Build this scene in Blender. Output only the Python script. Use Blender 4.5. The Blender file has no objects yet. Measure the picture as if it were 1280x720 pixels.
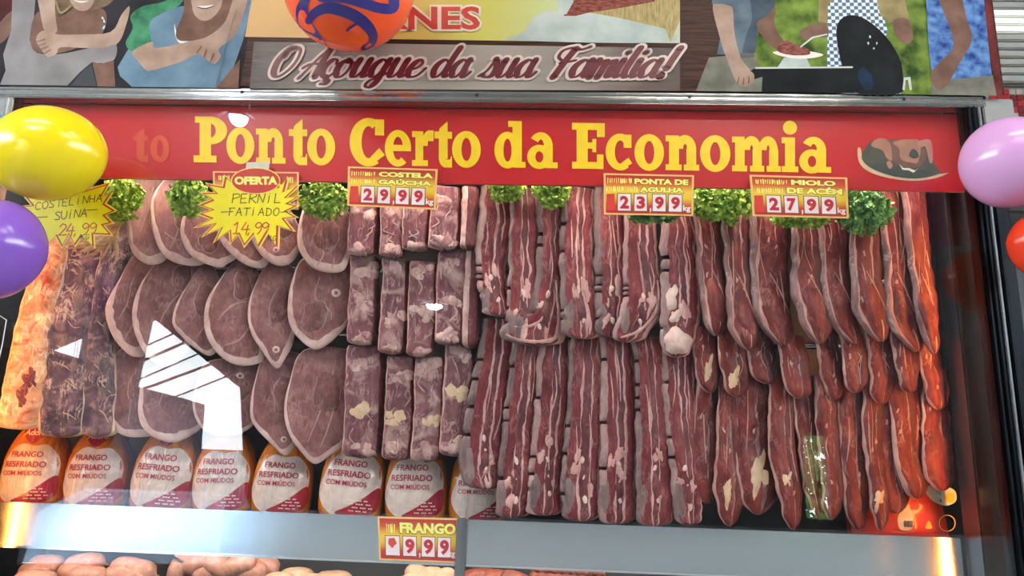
import bpy, bmesh, math, random
from math import sin, cos, pi
from mathutils import Vector, Matrix, noise
from mathutils.bvhtree import BVHTree
from mathutils.geometry import tessellate_polygon

random.seed(7)
SC = bpy.context.scene
COL = SC.collection

# ------------------------------------------------------------------ camera
FPX = 1000.0
CAM = Vector((0.2318, -1.997, 1.3751))
PITCH, ROLL, YAW = 0.2478, 0.0362, -0.0552
_f = Vector((sin(YAW)*cos(PITCH), cos(YAW)*cos(PITCH), sin(PITCH)))
_r0 = Vector((cos(YAW), -sin(YAW), 0)); _u0 = _r0.cross(_f)
_r = _r0*cos(ROLL) + _u0*sin(ROLL); _u = -_r0*sin(ROLL) + _u0*cos(ROLL)
cam = bpy.data.cameras.new('camera'); camo = bpy.data.objects.new('camera', cam)
COL.objects.link(camo)
camo.matrix_world = Matrix(((_r.x, _u.x, -_f.x, CAM.x), (_r.y, _u.y, -_f.y, CAM.y), (_r.z, _u.z, -_f.z, CAM.z), (0, 0, 0, 1)))
cam.sensor_width = 36.0; cam.lens = 36.0*FPX/1280; cam.clip_start = 0.02
SC.camera = camo

# ------------------------------------------------------------------ world, light, exposure
SKY = 16.0
W = bpy.data.worlds.new('sky'); SC.world = W; W.use_nodes = True
bg = W.node_tree.nodes['Background']; bg.inputs[0].default_value = (0.86, 0.95, 1.0, 1); bg.inputs[1].default_value = SKY
SC.view_settings.view_transform = 'Standard'
SC.view_settings.look = 'None'
SC.view_settings.exposure = 0.0
SC.view_settings.gamma = 1.0
SC.view_settings.use_curve_mapping = False
TUBE_E, LED_E, PEND_E, FILL_E = 62.0, 52.0, 160.0, 46.0

def ray(px, py):
    return (_r*((px-640)/FPX) + _u*((360-py)/FPX) + _f)
def at(px, py, Y):            # the point of the upright plane at depth Y that this pixel looks at
    d = ray(px, py); return CAM + d*((Y-CAM.y)/d.y)
def atz(px, py, Z):
    d = ray(px, py); return CAM + d*((Z-CAM.z)/d.z)
def mirrored(px, py, Yp):     # what the front glass shows at this pixel, on the plane Y = Yp across the shop
    P = at(px, py, 0); d = P-CAM; t = -Yp/d.y
    return P + Vector((d.x, -d.y, d.z))*t

# ------------------------------------------------------------------ materials
def lin(h):
    h = h.lstrip('#'); out = []
    for i in (0, 2, 4):
        c = int(h[i:i+2], 16)/255; out.append(c/12.92 if c <= .04045 else ((c+.055)/1.055)**2.4)
    return tuple(out)+(1,)
MATS = {}
class NT:
    def __init__(s, name):
        s.m = bpy.data.materials.new(name); s.m.use_nodes = True; s.t = s.m.node_tree; s.b = s.t.nodes['Principled BSDF']
    def n(s, typ, **kw):
        x = s.t.nodes.new(typ)
        for k, v in kw.items():
            if k.startswith('i_'):
                x.inputs[int(k[2:]) if k[2:].isdigit() else k[2:].replace('_', ' ')].default_value = v
            else: setattr(x, k, v)
        return x
    def l(s, a, b): s.t.links.new(a, b)
    def ramp(s, fac, stops, interp='LINEAR'):
        r = s.n('ShaderNodeValToRGB'); r.color_ramp.interpolation = interp; e = r.color_ramp.elements
        while len(e) < len(stops): e.new(.5)
        for k, (p, c) in enumerate(stops): e[k].position = p; e[k].color = c if len(c) == 4 else tuple(c)+(1,)
        s.l(fac, r.inputs[0]); return r.outputs[0]
    def mix(s, fac, a, b, mode='MIX'):
        x = s.n('ShaderNodeMix', data_type='RGBA', blend_type=mode)
        for sock, v in ((x.inputs[0], fac), (x.inputs[6], a), (x.inputs[7], b)):
            if hasattr(v, 'is_output'): s.l(v, sock)
            else: sock.default_value = v
        return x.outputs[2]
    def math(s, op, a, b=0.0):
        x = s.n('ShaderNodeMath', operation=op)
        for sock, v in ((x.inputs[0], a), (x.inputs[1], b)):
            if hasattr(v, 'is_output'): s.l(v, sock)
            else: sock.default_value = v
        return x.outputs[0]
    def bump(s, h, strength, dist=.01):
        x = s.n('ShaderNodeBump'); x.inputs['Strength'].default_value = strength; x.inputs['Distance'].default_value = dist
        s.l(h, x.inputs['Height']); s.l(x.outputs[0], s.b.inputs['Normal'])
def plain(name, hexc, rough=.5, metal=0., var=.06, scale=30., spec=.5, emit=None, coat=0.):
    if name in MATS: return MATS[name]
    t = NT(name); t.b.inputs['Roughness'].default_value = rough; t.b.inputs['Metallic'].default_value = metal
    t.b.inputs['Specular IOR Level'].default_value = spec; t.b.inputs['Coat Weight'].default_value = coat
    c = lin(hexc); tc = t.n('ShaderNodeTexCoord'); nz = t.n('ShaderNodeTexNoise', i_Scale=scale, i_Detail=3.)
    t.l(tc.outputs['Object'], nz.inputs['Vector'])
    lo = tuple(x*(1-var) for x in c[:3])+(1,); hi = tuple(min(1, x*(1+var)) for x in c[:3])+(1,)
    t.l(t.ramp(nz.outputs[0], [(.3, lo), (.7, hi)]), t.b.inputs['Base Color'])
    if emit: t.b.inputs['Emission Color'].default_value = c; t.b.inputs['Emission Strength'].default_value = emit
    MATS[name] = t.m; return t.m
def meat(name, dark, mid, light, fat='#c9a59c', marble=.5, veins=.5, rough=.38, grain=90., stretch=.16, blotch=None, rot=0., bsc=17., bdis=1.6):
    t = NT(name); b = t.b; b.inputs['Roughness'].default_value = rough; b.inputs['Specular IOR Level'].default_value = .35
    uv = t.n('ShaderNodeUVMap'); oi = t.n('ShaderNodeObjectInfo')
    off = t.n('ShaderNodeVectorMath', operation='ADD'); sc_ = t.n('ShaderNodeVectorMath', operation='SCALE')
    cmb = t.n('ShaderNodeCombineXYZ'); t.l(oi.outputs['Random'], cmb.inputs[0]); t.l(oi.outputs['Random'], cmb.inputs[2])
    t.l(cmb.outputs[0], sc_.inputs[0]); sc_.inputs['Scale'].default_value = 13.
    t.l(uv.outputs[0], off.inputs[0]); t.l(sc_.outputs[0], off.inputs[1])
    mp = t.n('ShaderNodeMapping'); mp.inputs['Scale'].default_value = (1, stretch, 1); mp.inputs['Rotation'].default_value = (0, 0, rot); t.l(off.outputs[0], mp.inputs[0])
    g = t.n('ShaderNodeTexNoise', i_Scale=grain, i_Detail=6., i_Roughness=.65, i_Distortion=.6); t.l(mp.outputs[0], g.inputs['Vector'])
    big = t.n('ShaderNodeTexNoise', i_Scale=14., i_Detail=3., i_Distortion=1.); t.l(off.outputs[0], big.inputs['Vector'])
    f = t.math('ADD', t.math('MULTIPLY', g.outputs[0], .55), t.math('MULTIPLY', big.outputs[0], .45))
    col = t.ramp(f, [(.34, lin(dark)), (.5, lin(mid)), (.66, lin(light))])
    if blotch:
        bl = t.n('ShaderNodeTexNoise', i_Scale=bsc, i_Detail=5., i_Distortion=bdis); t.l(off.outputs[0], bl.inputs['Vector'])
        col = t.mix(t.ramp(bl.outputs[0], [(.53, (0, 0, 0)), (.66, (1, 1, 1))]), col, lin(blotch))
    # pale threads of fat that run with the grain
    mp2 = t.n('ShaderNodeMapping'); mp2.inputs['Scale'].default_value = (1, .33, 1); t.l(off.outputs[0], mp2.inputs[0])
    v = t.n('ShaderNodeTexNoise', i_Scale=38., i_Detail=5., i_Roughness=.6, i_Distortion=1.4); t.l(mp2.outputs[0], v.inputs['Vector'])
    d = t.math('ABSOLUTE', t.math('SUBTRACT', v.outputs[0], .5))
    vm = t.ramp(d, [(0., (veins,)*3), (.018, (veins*.5,)*3), (.04, (0, 0, 0))])
    msk = t.n('ShaderNodeTexNoise', i_Scale=22., i_Detail=2.); t.l(off.outputs[0], msk.inputs['Vector'])
    vm = t.math('MULTIPLY', vm, t.ramp(msk.outputs[0], [(.45, (0, 0, 0)), (.6, (1, 1, 1))]))
    col = t.mix(vm, col, lin(fat))
    p = t.n('ShaderNodeTexNoise', i_Scale=75., i_Detail=4., i_Roughness=.7, i_Distortion=.8); t.l(mp2.outputs[0], p.inputs['Vector'])
    pm = t.ramp(p.outputs[0], [(.62, (0, 0, 0)), (.72, (marble,)*3)])
    col = t.mix(pm, col, lin(fat))
    t.l(col, b.inputs['Base Color'])
    t.bump(t.math('ADD', g.outputs[0], t.math('MULTIPLY', v.outputs[0], .7)), .55, .004)
    MATS[name] = t.m; return t.m
def metal(name, hexc, rough, streak=(1, 60, 1), var=.1):
    t = NT(name); t.b.inputs['Metallic'].default_value = 1.; c = lin(hexc)
    tc = t.n('ShaderNodeTexCoord'); mp = t.n('ShaderNodeMapping'); mp.inputs['Scale'].default_value = streak; t.l(tc.outputs['Object'], mp.inputs[0])
    nz = t.n('ShaderNodeTexNoise', i_Scale=6., i_Detail=5.); t.l(mp.outputs[0], nz.inputs['Vector'])
    t.l(t.ramp(nz.outputs[0], [(.3, tuple(x*(1-var) for x in c[:3])), (.7, tuple(min(1, x*(1+var)) for x in c[:3]))]), t.b.inputs['Base Color'])
    t.l(t.ramp(nz.outputs[0], [(.3, (rough*.75,)*3), (.7, (rough*1.25,)*3)]), t.b.inputs['Roughness'])
    MATS[name] = t.m; return t.m
def emitter(name, hexc, e):
    t = NT(name); t.b.inputs['Base Color'].default_value = (.8, .8, .8, 1); t.b.inputs['Emission Color'].default_value = lin(hexc)
    t.b.inputs['Emission Strength'].default_value = e; MATS[name] = t.m; return t.m
def glassy(name, f0=.04, tint=(1, 1, 1, 1), rough=0.):
    t = NT(name); t.t.nodes.remove(t.b); out = t.t.nodes['Material Output']
    tr = t.n('ShaderNodeBsdfTransparent'); tr.inputs[0].default_value = tint
    gl = t.n('ShaderNodeBsdfGlossy'); gl.inputs['Roughness'].default_value = rough
    lw = t.n('ShaderNodeLayerWeight'); lw.inputs[0].default_value = .5
    f = t.math('ADD', t.math('MULTIPLY', t.math('POWER', lw.outputs['Facing'], 5.), 1-f0), f0)
    mx = t.n('ShaderNodeMixShader'); t.l(f, mx.inputs[0]); t.l(tr.outputs[0], mx.inputs[1]); t.l(gl.outputs[0], mx.inputs[2]); t.l(mx.outputs[0], out.inputs[0])
    MATS[name] = t.m; return t.m

meat('pork_seam', '#947068', '#a8847c', '#b8968e')
meat('pork_lean', '#673f40', '#855857', '#9c706e', '#c2a49d', .3, .4, .32, 70., .45)
meat('pork_muscle', '#5a3536', '#764a49', '#8e605e', '#c2a49d', .3, .4, .3, 70., .5)
meat('pork_fat', '#b8958f', '#d0b0a9', '#e2c8c0', '#ecdcd4', .3, .3, .36, 50., .6)
meat('rib_flesh', '#3a2731', '#5c4450', '#86676b', '#d8bcaa', .9, 1., .36, 48., .55, '#94716c')
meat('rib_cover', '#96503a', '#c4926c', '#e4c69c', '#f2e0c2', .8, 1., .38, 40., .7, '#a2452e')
meat('rib_fat', '#b08a78', '#cfae98', '#e2c7ae', '#ecd8c4', .4, .4, .4, 50., .5)
meat('block_lean', '#4e2a30', '#70424a', '#8c5c5f', '#cdb0a8', .5, .6, .45, 90., .25, '#a68783', 0., 8., 2.5)
meat('block_fat', '#9c7876', '#bd9c95', '#d6bdb2', '#7c4648', .7, .9, .5, 45., .5, '#93686a')
meat('flank_lean', '#50131a', '#70242b', '#8c3a3e', '#c09089', .3, .4, .45, 120., .14, None, .45)
meat('flank_deep', '#461a20', '#622a31', '#7c3e42', '#b4847e', .3, .4, .45, 120., .14, None, -.3)
meat('flank_fat', '#b08580', '#c99d96', '#dcb8ae', '#8a4a4c', .35, .4, .5, 60., .2, '#a9716d')
meat('rib_bone', '#7d6263', '#9c7c7a', '#b59892', '#c7b3ab', .2, .3, .42, 40., .5)
meat('grey_muscle', '#574648', '#75605f', '#8d7674', '#ab9896', .2, .4, .35, 60., .2)
meat('bone_white', '#c9aaa0', '#dcc2b6', '#ead5ca', '#b98880', .2, .3, .4, 40., 1.)
meat('chuck_lean', '#4a1214', '#6a2220', '#88382f', '#b9867a', .25, .45, .42, 90., .14)
meat('chuck_deep', '#3a0f12', '#551b1b', '#6e2b27', '#a37268', .25, .4, .42, 90., .14)
meat('chuck_fat', '#a0716a', '#b98a80', '#cfa698', '#e3c7b4', .3, .3, .42, 60., .2)
meat('silver_skin', '#5f4545', '#83615f', '#a58580', '#c6b0a8', .5, .6, .32, 60., .15)
meat('cream_fat', '#b39377', '#cfb391', '#dec8a8', '#a87460', .4, .5, .42, 50., .4)
meat('sausage_skin', '#b07a68', '#c8957f', '#dcb09a', '#e8cabb', .5, .2, .3, 60., .8)
meat('sausage_red', '#6e2f24', '#8a4632', '#a45f45', '#c48a70', .4, .3, .3, 60., .8)
meat('chicken_skin', '#b58f70', '#d0ac8a', '#e2c6a6', '#ecdcc6', .4, .3, .4, 50., .8)
metal('steel', '#a8adb2', .2, (.6, 1, 40)); metal('steel_bright', '#c4c8cc', .16, (1, 40, 1), .05)
metal('aluminium', '#b6b8b6', .22, (.6, 30, 30)); metal('aluminium_dark', '#2a2d31', .32, (20, 20, .6)); metal('steel_dull', '#85898c', .38, (20, 20, 1))
metal('chrome', '#d8dadc', .1, (4, 4, 4), .03)
glassy('glass', .038); glassy('film', .09, (.97, .97, .97, 1), .12)
emitter('tube_light', '#ffe4d8', TUBE_E); emitter('warm_led', '#ffa04e', LED_E); emitter('warm_led_yellow', '#ffa448', LED_E*.7); emitter('bulb', '#e4ecff', PEND_E); emitter('fill_tube', '#fff6ea', FILL_E)

# ------------------------------------------------------------------ object helpers
def link(o, parent=None):
    COL.objects.link(o)
    if parent is not None: o.parent = parent
    return o
def tag(o, label=None, cat=None, group=None, kind=None):
    if label: o['label'] = label
    if cat: o['category'] = cat
    if group: o['group'] = group
    if kind: o['kind'] = kind
    return o
def thing(name, label, cat, loc=(0, 0, 0), group=None):
    o = bpy.data.objects.new(name, None); o.location = loc; o.empty_display_size = .02
    link(o); return tag(o, label, cat, group)
def M(m): return MATS[m] if isinstance(m, str) else m
def mesh(name, verts, faces, m, parent=None, smooth=False, uvs=None):
    me = bpy.data.meshes.new(name)
    if parent is not None:
        pl = parent.matrix_basis.translation if parent.parent is None else parent.parent.matrix_basis.translation + parent.matrix_basis.translation
        verts = [Vector(v)-pl for v in verts]
    me.from_pydata([tuple(v) for v in verts], [], faces)
    if m: me.materials.append(M(m))
    if smooth: me.polygons.foreach_set('use_smooth', [True]*len(me.polygons))
    if uvs:
        lay = me.uv_layers.new(name='UVMap')
        li = [0]*len(me.loops); me.loops.foreach_get('vertex_index', li)
        flat = []
        for i in li: flat.extend(uvs[i])
        lay.data.foreach_set('uv', flat)
    me.update()
    return link(bpy.data.objects.new(name, me), parent)
class MB:
    def __init__(s): s.v = []; s.f = []
    def add(s, vs, fs):
        k = len(s.v); s.v += [Vector(v) for v in vs]; s.f += [tuple(i+k for i in f) for f in fs]; return s
    def box(s, a, b, bev=0.):
        (x0, y0, z0), (x1, y1, z1) = a, b
        if bev <= 0:
            return s.add([(x0, y0, z0), (x1, y0, z0), (x1, y1, z0), (x0, y1, z0), (x0, y0, z1), (x1, y0, z1), (x1, y1, z1), (x0, y1, z1)],
                         [(0, 3, 2, 1), (4, 5, 6, 7), (0, 1, 5, 4), (1, 2, 6, 5), (2, 3, 7, 6), (3, 0, 4, 7)])
        bm = bmesh.new(); r = bmesh.ops.create_cube(bm, size=1)
        for v in bm.verts: v.co = Vector(((x0+x1)/2+v.co.x*(x1-x0), (y0+y1)/2+v.co.y*(y1-y0), (z0+z1)/2+v.co.z*(z1-z0)))
        bmesh.ops.bevel(bm, geom=bm.edges[:], offset=bev, segments=2, affect='EDGES')
        bm.verts.index_update(); s.add([v.co.copy() for v in bm.verts], [[v.index for v in f.verts] for f in bm.faces]); bm.free(); return s
    def tube(s, pts, r, n=8, cap=True):
        pts = [Vector(p) for p in pts]; k = len(s.v); R = r if isinstance(r, (list, tuple)) else [r]*len(pts)
        for i, p in enumerate(pts):
            d = (pts[min(i+1, len(pts)-1)]-pts[max(i-1, 0)]).normalized()
            a = d.cross(Vector((0, 0, 1)) if abs(d.z) < .9 else Vector((1, 0, 0))).normalized(); b = d.cross(a)
            for j in range(n): s.v.append(p + (a*cos(2*pi*j/n)+b*sin(2*pi*j/n))*R[i])
        for i in range(len(pts)-1):
            for j in range(n): s.f.append((k+i*n+j, k+i*n+(j+1) % n, k+(i+1)*n+(j+1) % n, k+(i+1)*n+j))
        if cap: s.f.append(tuple(k+j for j in range(n))); e = k+(len(pts)-1)*n; s.f.append(tuple(e+n-1-j for j in range(n)))
        return s
    def lathe(s, prof, n=32, o=(0, 0, 0)):     # prof: (radius, z)
        k = len(s.v); o = Vector(o)
        for r, z in prof:
            for j in range(n): s.v.append(o+Vector((r*cos(2*pi*j/n), r*sin(2*pi*j/n), z)))
        for i in range(len(prof)-1):
            for j in range(n): s.f.append((k+i*n+j, k+i*n+(j+1) % n, k+(i+1)*n+(j+1) % n, k+(i+1)*n+j))
        return s
    def build(s, name, m, parent=None, smooth=False): return mesh(name, s.v, s.f, m, parent, smooth)
def box(name, a, b, m, parent=None, bev=0., label=None, cat=None, kind=None):
    return tag(MB().box(a, b, bev).build(name, m, parent, False), label, cat, None, kind)
def cat_rom(pts, n, closed=False):
    P = [tuple(map(float, p)) for p in pts]; L = len(P); out = []; dim = len(P[0])
    segs = L if closed else L-1
    for k in range(n):
        t = k/n*segs if closed else k/(n-1)*segs
        i = min(int(t), segs-1); u = t-i
        if closed: a, b, c, d = P[(i-1) % L], P[i % L], P[(i+1) % L], P[(i+2) % L]
        else: a, b, c, d = P[max(i-1, 0)], P[i], P[min(i+1, L-1)], P[min(i+2, L-1)]
        out.append(tuple(.5*(2*b[q]+(c[q]-a[q])*u+(2*a[q]-5*b[q]+4*c[q]-d[q])*u*u+(3*b[q]-a[q]-3*c[q]+d[q])*u**3) for q in range(dim)))
    return out
def poly(mb, pts, to3, holes=()):
    loops = [[Vector((x, y, 0)) for x, y in pts]]+[[Vector((x, y, 0)) for x, y in h] for h in holes]
    tri = tessellate_polygon(loops); flat = [p for lp in loops for p in lp]
    mb.add([to3(p.x, p.y) for p in flat], [tuple(t) for t in tri])
LAY = [0]
def pen(mb, pts, w, to3, n=None, caps=True):
    n = n or max(4, len(pts)*7); LAY[0] += 1; lay = Vector((0, -(LAY[0] % 24)*1e-5, 0)); to3_ = to3; to3 = lambda a_, b_: to3_(a_, b_)+lay
    P = [Vector((p[0], p[1])) for p in cat_rom(pts, n)]; vs = []; k = len(mb.v); W_ = []
    for i, p in enumerate(P):
        d = P[min(i+1, n-1)]-P[max(i-1, 0)]; d = d.normalized() if d.length else Vector((1, 0))
        ww = (w(d, i/(n-1)) if callable(w) else w)/2; W_.append(ww); nn = Vector((-d.y, d.x))*ww
        mb.v.append(to3(*(p+nn))); mb.v.append(to3(*(p-nn)))
    for i in range(n-1): mb.f.append((k+2*i, k+2*i+1, k+2*i+3, k+2*i+2))
    if caps:
        for p, ww in ((P[0], W_[0]), (P[-1], W_[-1])):
            mb.add([to3(p.x+ww*cos(2*pi*j/10), p.y+ww*sin(2*pi*j/10)) for j in range(10)], [tuple(range(10))])
ORD = ['first', 'second', 'third', 'fourth', 'fifth', 'sixth', 'seventh', 'eighth', 'ninth', 'tenth', 'eleventh', 'twelfth', 'thirteenth']
def copy_tree(o, parent=None):
    c = o.copy(); COL.objects.link(c); c.parent = parent
    for ch in o.children: copy_tree(ch, c)
    return c
def font_polys(txt, bold=.03, sx=1., shear=0.):
    cu = bpy.data.curves.new('t', 'FONT'); cu.body = txt; cu.offset = bold; cu.resolution_u = 3; cu.fill_mode = 'FRONT'; cu.shear = shear
    ob = bpy.data.objects.new('t', cu); COL.objects.link(ob)
    dg = bpy.context.evaluated_depsgraph_get(); dg.update(); me = bpy.data.meshes.new_from_object(ob.evaluated_get(dg))
    vs = [(v.co.x*sx, v.co.y) for v in me.vertices]; fs = [tuple(p.vertices) for p in me.polygons]
    bpy.data.objects.remove(ob); bpy.data.curves.remove(cu); bpy.data.meshes.remove(me)
    return vs, fs
def fit_text(mb, txt, x0, y0, x1, y1, to3, bold=.03):   # fills the rectangle, y0 = baseline
    vs, fs = font_polys(txt, bold)
    a = min(v[0] for v in vs); b = max(v[0] for v in vs); c = min(v[1] for v in vs); d = max(v[1] for v in vs)
    mb.add([to3(x0+(v[0]-a)/(b-a)*(x1-x0), y0+(v[1]-c)/(d-c)*(y1-y0)) for v in vs], fs)

# ------------------------------------------------------------------ the shop around the case
plain('floor_tile', '#98938c', .35); plain('dark_wall', '#50545a', .8); plain('ceiling_paint', '#8a8884', .8); plain('side_wall', '#6d6a66', .8)
plain('black', '#0c0c0d', .5); plain('facade', '#3a4450', .8, var=.15, scale=2.); plain('reflector_wall', '#8fa3ba', .7); plain('white_plastic', '#e6e4de', .4)
def struct(o): o['kind'] = 'structure'; return o
struct(box('floor', (-7, -16, -.1), (7, 1.6, 0), 'floor_tile'))
struct(box('ceiling', (-6, -6.1, 4.2), (6, 1.6, 4.3), 'ceiling_paint'))
struct(box('wall_back', (-6, 1.5, 0), (6, 1.6, 4.2), 'side_wall'))
struct(box('wall_left', (-6.1, -6.1, 0), (-6, 1.6, 2.9), 'side_wall'))
struct(box('wall_right', (6, -6.1, 0), (6.1, 1.6, 2.9), 'side_wall'))
def shopfront():
    def q(px, py): p = mirrored(px, py, -6); return (p.x, p.z)
    hole1 = [q(187, 394), q(300, 485), q(306, 620), q(318, 640), q(318, 705), q(20, 705), q(40, 640), q(120, 600), q(167, 482)]
    hole2 = [q(60, 436), q(104, 418), q(98, 448)]
    hole3 = [q(1004, 543), q(1034, 545), q(1040, 650), q(1008, 648)]
    mb = MB(); outer = [(-6, 0), (6, 0), (6, 4.2), (-6, 4.2)]
    for y in (-6.0, -6.1): poly(mb, outer, lambda x, z, y=y: Vector((x, y, z)), (hole1, hole2, hole3))
    for h in (hole1, hole2, hole3):
        k = len(mb.v); n = len(h)
        mb.add([(x, -6.0, z) for x, z in h]+[(x, -6.1, z) for x, z in h], [(i, (i+1) % n, n+(i+1) % n, n+i) for i in range(n)])
    struct(mb.build('wall_front', 'dark_wall'))
shopfront()
struct(box('trim_1', (-2.55, -5.99, 0), (6, -5.97, 1.12), plain('reflector_dado', '#c2cacd', .4)))  # unseen pale dado, added to lighten what the steel strip reflects
a = mirrored(167, 482, -12); b = mirrored(256, 506, -12)
mb = MB(); mb.add([(-12, -12, 0), (b.x+.15, -12, 0), (b.x, -12, b.z), (a.x, -12, a.z), (-12, -12, a.z+.3), (-12, -14, 0), (b.x-1.6, -14, 0), (b.x-1.6, -14, b.z), (a.x, -14, a.z), (-12, -14, a.z+.3)],
                  [(0, 1, 2, 3, 4), (9, 8, 7, 6, 5), (4, 3, 8, 9), (3, 2, 7, 8), (2, 1, 6, 7)])
tag(mb.build('street_building', 'facade'), 'grey blue building across the street, seen in the glass', 'building')
c2 = mirrored(275, 562, -14.5); tag(MB().box((-14, -15, 0), (c2.x+3, -14.5, c2.z)).build('street_building', plain('facade_pale', '#6f8ca0', .8)), 'pale low building behind the grey blue one across the street', 'building')
tag(MB().box((-12, -11.2, 0), (b.x+.9, -11., 1.12)).box((-12, -11.25, 1.12), (b.x+.95, -10.95, 1.17)).build('reflector_wall', 'reflector_wall'), 'low white wall with a coping along the far side of the street', 'wall')  # unseen wall added so the steel strip reflects something bright
for k, (p0, p1) in enumerate([((165, 412), (200, 396)), ((160, 438), (235, 405)), ((158, 452), (250, 412)), ((158, 470), (262, 425)), ((172, 476), (280, 436)), ((205, 486), (300, 448))]):
    A = mirrored(*p0, -9); B = mirrored(*p1, -9); d = B-A
    tag(MB().tube([A-d*1.5+Vector((0, -.12*k, .1)), A+Vector((0, -.12*k, 0)), B+Vector((0, -.12*k, 0)), B+d*1.5+Vector((0, -.12*k, .1))], .012 if k % 2 else .02, 6).build('utility_cable', 'black'), 'thin black utility cable over the street, %s from the top' % ORD[k], 'cable', 'cables over the street')
def street_tree():
    c = mirrored(1020, 590, -11); t = thing('street_tree', 'leafy green tree out in the street, mirrored in the glass', 'tree', (c.x, -11, 0))
    MB().tube([(c.x, -11, 0), (c.x+.05, -11, c.z-.8), (c.x, -11, c.z)], [.12, .09, .05], 10).build('trunk', plain('bark', '#4a3a2c', .9), t, True)
    rnd = random.Random(3); mb = MB()
    for k in range(1500):
        p = Vector((c.x+rnd.gauss(0, .55), -11+rnd.gauss(0, .5), c.z+rnd.gauss(.1, .65))); u = Vector((rnd.uniform(-1, 1), rnd.uniform(-1, 1), rnd.uniform(-1, 1))).normalized(); v = u.cross(Vector((.3, .9, .2))).normalized()
        s = rnd.uniform(.05, .11); mb.add([p-u*s, p+v*s*.5, p+u*s, p-v*s*.5], [(0, 1, 2, 3)])
    tag(mb.build('foliage', plain('leaf_green', '#5c8a35', .6), t), kind='stuff')
street_tree()
def fill_light(x, y, what):  # unseen fixtures added as front fill for the balloons and fascia board
    t = thing('fill_light', 'long white fluorescent ceiling fixture '+what, 'lamp', (x, y, 4.12), 'fluorescent fixtures on the shop ceiling')
    box('housing', (x-.7, y-.1, 4.14), (x+.7, y+.1, 4.2), 'white_plastic', t, .01)
    for s in (-.05, .05): MB().tube([(x-.66, y+s, 4.11), (x+.66, y+s, 4.11)], .02, 10).build('tube', 'fill_tube', t, True)
for x, y, w in ((-1.6, -1.6, 'before the case by the pork ribs'), (1.4, -1.6, 'before the case by the chuck strips'), (-1.6, -2.8, 'deeper in the shop by the pork side'), (1.4, -2.8, 'deeper in the shop by the chuck side')): fill_light(x, y, w)
def pendant(px, py, Y, r, what):
    c = mirrored(px, py, Y); t = thing('pendant_lamp', 'round metal dish pendant lamp with bright bulb '+what, 'lamp', tuple(c), 'dish pendant lamps in the shop')
    MB().lathe([(.03, .16), (.05, .13), (r*.55, .06), (r, -.01), (r-.006, -.012), (r*.55, .05), (.04, .12)], 32, c).build('shade', 'steel_bright', t, True)
    MB().lathe([(.0005, -.03), (r*.3, -.022), (r*.45, .0), (r*.46, .02), (r*.3, .05), (.02, .09)], 24, c).build('bulb', 'bulb', t, True)
    MB().tube([c+Vector((0, 0, .15)), Vector((c.x, c.y, 4.2))], .008, 8).build('rod', 'black', t, True)
pendant(543, 383, -4.6, .15, 'mirrored over the rib blocks')
pendant(298, 150, -1.75, .1, 'mirrored on the red sign')

# ------------------------------------------------------------------ the display case
ZT, ZS, ZB = 2.40, 1.297, 1.181       # sign top, strip top, strip bottom
plain('case_dark', '#1d2024', .25, spec=.6); plain('case_back', '#3a3a3c', .35); plain('tray_dark', '#16181a', .4)
case = thing('display_case', 'wide aluminium framed butcher display case with hanging meat rails', 'display case', (0, .3, 0))
box('back_panel', (-1.40, .62, .6), (1.36, .64, 2.5), 'case_back', case)
box('side_panel', (-1.40, .03, .6), (-1.375, .62, 2.5), 'case_dark', case)
box('side_panel', (1.336, .04, .6), (1.346, .62, 2.5), 'case_dark', case)
box('side_trim', (1.2965, .12, .6), (1.299, .205, 2.3), 'steel_dull', case)
box('glint_blocker', (1.2955, .114, .6), (1.3005, .12, 2.3), plain('blocker_black', '#08080a', .9, spec=.05), case)  # black strip added to hide the LED glint on the trim front
box('led_blocker', (1.3325, .036, 1.06), (1.3355, .07, 2.17), 'black', case)  # unseen lip added to keep LED light off the side panel
box('roof_panel', (-1.40, .02, 2.47), (1.36, .64, 2.5), 'case_back', case)
box('base_panel', (-1.40, .02, .0), (1.36, .64, .6), 'aluminium', case)
# frame: top rail with ridges and screws, ridged posts
r = box('top_rail', (-1.44, -.014, ZT), (1.36, .026, ZT+.034), 'aluminium', case, .003)
for z in (.006, .022): MB().box((-1.43, -.020, ZT+z), (1.35, -.012, ZT+z+.008), .002).build('ridge', 'chrome', r)
for px in (302, 596, 862, 1130):
    p = at(px, 116+px*.006, -.02); MB().add(*[(lambda n: ([(p.x+.005*cos(2*pi*j/n), -.021, ZT+.017+.005*sin(2*pi*j/n)) for j in range(n)]+[(p.x, -.025, ZT+.017)], [(j, (j+1) % n, n) for j in range(n)]))(10)][0]).build('screw', 'black', r)
for x0, x1, s in ((-1.40, -1.302, -1), (1.302, 1.345, 1)):
    p = box('post', (x0, -.012, 0), (x1, .035, ZT), 'aluminium' if s < 0 else 'aluminium_dark', case, .003)
    for k in range(3):
        xx = x0+(x1-x0)*(.18+.32*k); MB().box((xx-.004, -.018, 0), (xx+.004, -.010, ZT), .002).build('ridge', 'chrome' if s < 0 else ('steel_dull' if k == 2 else 'aluminium_dark'), p)
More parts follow.
